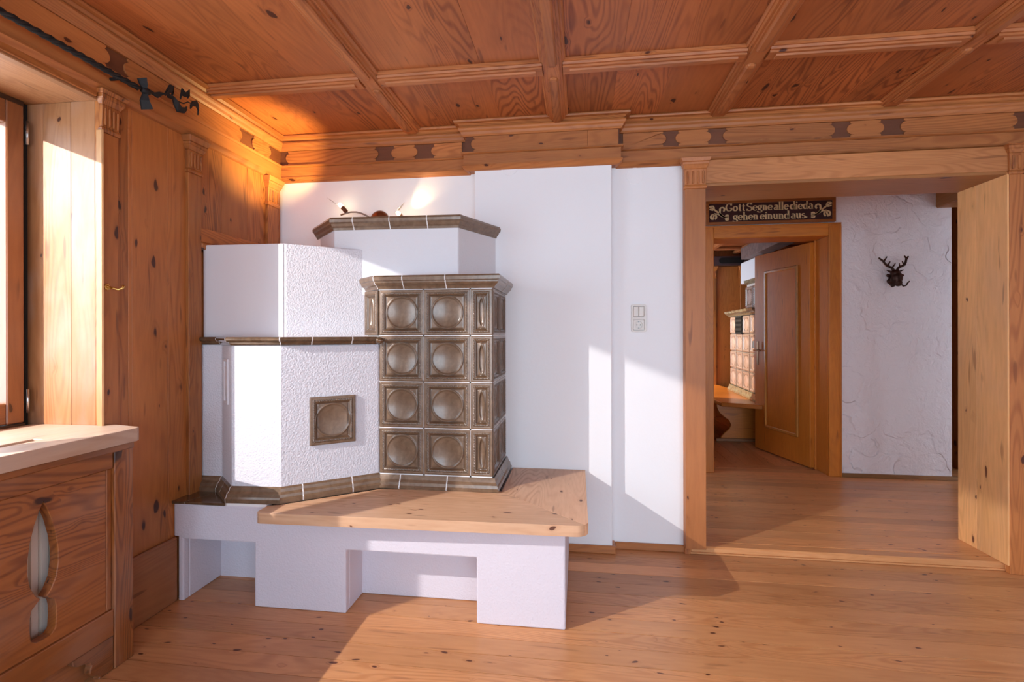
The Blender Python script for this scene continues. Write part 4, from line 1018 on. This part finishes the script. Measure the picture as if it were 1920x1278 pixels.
pilaster(1.80, 1.88, .04, 7.19, .02, fp, zt=2.12, wallm=wood('warm_pine', (.60, .22, .045), (.36, .11, .02), 'Z'), front='y')
pilaster(2.20, 2.30, .04, 7.19, .02, fp, zt=2.12, wallm=wood('warm_pine', (.60, .22, .045), (.36, .11, .02), 'Z'), front='y')
DKC = plain('dark_painted_cornice', (.10, .06, .065), .5, var=.3)
box('cornice_board', .6, 3.19, 7.10, 7.18, 2.125, 2.25, DKC, fp, bevel=.004)
mb = MB().plate(rrect(1.90, 2.22, 2.150, 2.225, .036, 8), [], 'xz', 7.085, 7.099); mb.build('cornice_inlay', HOLE, fp)
for i in range(6): box('ceiling_beam', .9+i*.40, .97+i*.40, 4.6, 7.2, 2.285, 2.329, beam_w('Y'), c2, bevel=.01)
for i in range(3): box('ceiling_beam', .62, 3.19, 5.2+i*.8, 5.27+i*.8, 2.29, 2.328, beam_w('X'), c2, bevel=.01)

st2 = empty('cream_stove', (2.3, 6, .49), label='cream relief-tiled stove with dark iron grille seen through the far doorway', cat='stove')
Pa, Pb = Vector((1.863, 6.59)), Vector((1.804, 5.422))     # far and near base corners of the visible side
sd = (Pb-Pa).normalized(); sn_ = Vector((sd.y, -sd.x))        # outward of the side
if sn_.x > 0: sn_ = -sn_
Pc = Vector((2.15, 5.20)); Pd = Vector((2.75, 5.20)); Pe = Vector((2.75, 6.59))
inset = [(p.x, p.y) for p in (Pa-sn_*.05, Pb-sn_*.05+Vector((0, .03)), Pc+Vector((0, .05)), Pd, Pe)]
MB().plate(inset, [], 'xy', .49, 1.46).build('stove_core', plain('old_grout', (.42, .36, .30), .8), st2)
pth = [(Pa.x+.02, Pa.y), (Pb.x+.02, Pb.y+.01), (Pc.x, Pc.y+.02), (Pd.x, Pd.y+.02)]
moulding(pth, [(-.03, .49), (.02, .49), (.022, .51), (.006, .53), (0, .56), (-.03, .56)], {}, GLAZE_G, st2, 'base_moulding')
moulding(pth, [(-.03, 1.40), (.0, 1.40), (.02, 1.42), (.05, 1.44), (.055, 1.465), (-.03, 1.47)], {}, GLAZE_G, st2, 'crown_moulding')
side = relief_tile(.262, .200, 'medallion', 50, 44)
S0 = Vector((inset[0][0], inset[0][1])); S1 = Vector((inset[1][0], inset[1][1])); L2 = (S1-S0).length; sdir = (S1-S0).normalized()
ra = math.atan2(sdir.y, sdir.x)
zs2 = [.56, .770, .980, 1.190, 1.40]
for r in range(4):
    for q in range(4):
        p = S0+sdir*(L2*(q+.5)/4.0); zc = (zs2[r]+zs2[r+1])/2
        put_tile(side, p.x, p.y, zc, ra, GLAZE_W, st2, 'relief_tile')
# iron grille in the top row
gp = S0+sdir*(L2*.40); nrm = Vector((sdir.y, -sdir.x))
mb = MB()
for i in range(7): mb.tube([(-.13+i*.043, -.03, -.10), (-.13+i*.043, -.03, .10)], .006, 6)
for zz in (-.10, -.05, 0, .05, .10): mb.tube([(-.14, -.03, zz), (.14, -.03, zz)], .006, 6)
for i in range(6):
    for j in range(4): mb.tube([(-.108+i*.043+.014*math.cos(2*PI*k/8), -.034, -.075+j*.05+.016*math.sin(2*PI*k/8)) for k in range(9)], .004, 5)
o = mb.build('iron_grille', BLACK, None); o.location = (gp.x, gp.y, 1.295); o.rotation_euler.z = ra; adopt(o, st2)
mb = MB().box(-.145, .145, -.024, -.016, -.11, .11); o = mb.build('grille_plate', plain('sooty_iron', (.05, .05, .055), .6), None); o.location = (gp.x, gp.y, 1.295); o.rotation_euler.z = ra; adopt(o, st2)
# twisted corner column
mb = MB()
for k in range(3):
    mb.tube([(S1.x-.015+.014*math.cos(2*PI*(i/10+k/3)), S1.y-.015+.014*math.sin(2*PI*(i/10+k/3)), .56+.84*i/60) for i in range(61)], .013, 6)
mb.build('twisted_column', glaze('speckled_glaze', (.5, .42, .34), (.06, .04, .03), metal=0, scale=60), st2, smooth=True)
# upper tier and plaster flue
MB().box(2.02, 2.70, 5.50, 6.35, 1.46, 1.80).build('upper_tier', plain('cream_plaster', (.72, .62, .55), .7), st2, bevel=.01)
up = relief_tile(.25, .25, 'medallion', 44, 44)
for q in range(3): put_tile(up, 2.02, 6.22-q*.27, 1.625, -PI/2, GLAZE_W, st2, 'relief_tile')
moulding([(2.02, 6.35), (2.02, 5.50), (2.7, 5.5)], [(-.02, 1.78), (0, 1.78), (.03, 1.80), (.035, 1.83), (-.02, 1.84)], {}, GLAZE_G, st2, 'crown_moulding')
MB().box(2.12, 2.70, 6.15, 6.9, 1.84, 2.12).build('flue', WHITE, st2, bevel=.01)
cb = MB().box(2.03, 2.2, 4.95, 6.6, 2.125, 2.27).build('carved_cornice', plain('carved_grey_wood', (.26, .17, .15), .6, bump=.006, bscale=28, var=.4, vscale=20), fp, bevel=.006)

# bench round the cream stove
b2 = empty('corner_bench', (1.7, 5.9, .45), label='orange pine bench with a scrolled support board in front of the cream stove', cat='bench')
BW = wood('orange_pine', (.60, .19, .025), (.38, .10, .012), 'X', rough=.3, coat=.3, ring=.3, knots=.3)
MB().plate([(.65, 5.61), (1.443, 5.61), (1.455, 5.36), (1.628, 5.271), (2.15, 5.0), (2.8, 5.0), (2.8, 5.4), (2.0, 5.6), (1.9, 7.18), (.65, 7.18)], [], 'xy', .445, .488).build('bench_seat', BW, b2, bevel=.006)
sc_ = [(1.50, .04), (1.905, .04), (1.905, .444), (1.47, .444), (1.475, .40), (1.50, .345), (1.55, .30), (1.60, .26), (1.62, .215), (1.60, .17), (1.555, .13), (1.52, .09)]
MB().plate(sc_, [], 'xz', 5.60, 5.635).build('support_board', BW, b2, bevel=.004)
box('support_foot', 1.46, 1.92, 5.575, 5.66, .04, .075, wood('old_foot', (.24, .10, .035), (.12, .04, .015), 'X'), b2, bevel=.006)
MB().box(1.94, 2.75, 5.55, 6.5, .04, .4445).build('stove_plinth', WHITE, st2, bevel=.004)
MB().box(1.92, 2.75, 5.535, 5.5495, .04, .075).build('plinth_base', BW, st2)
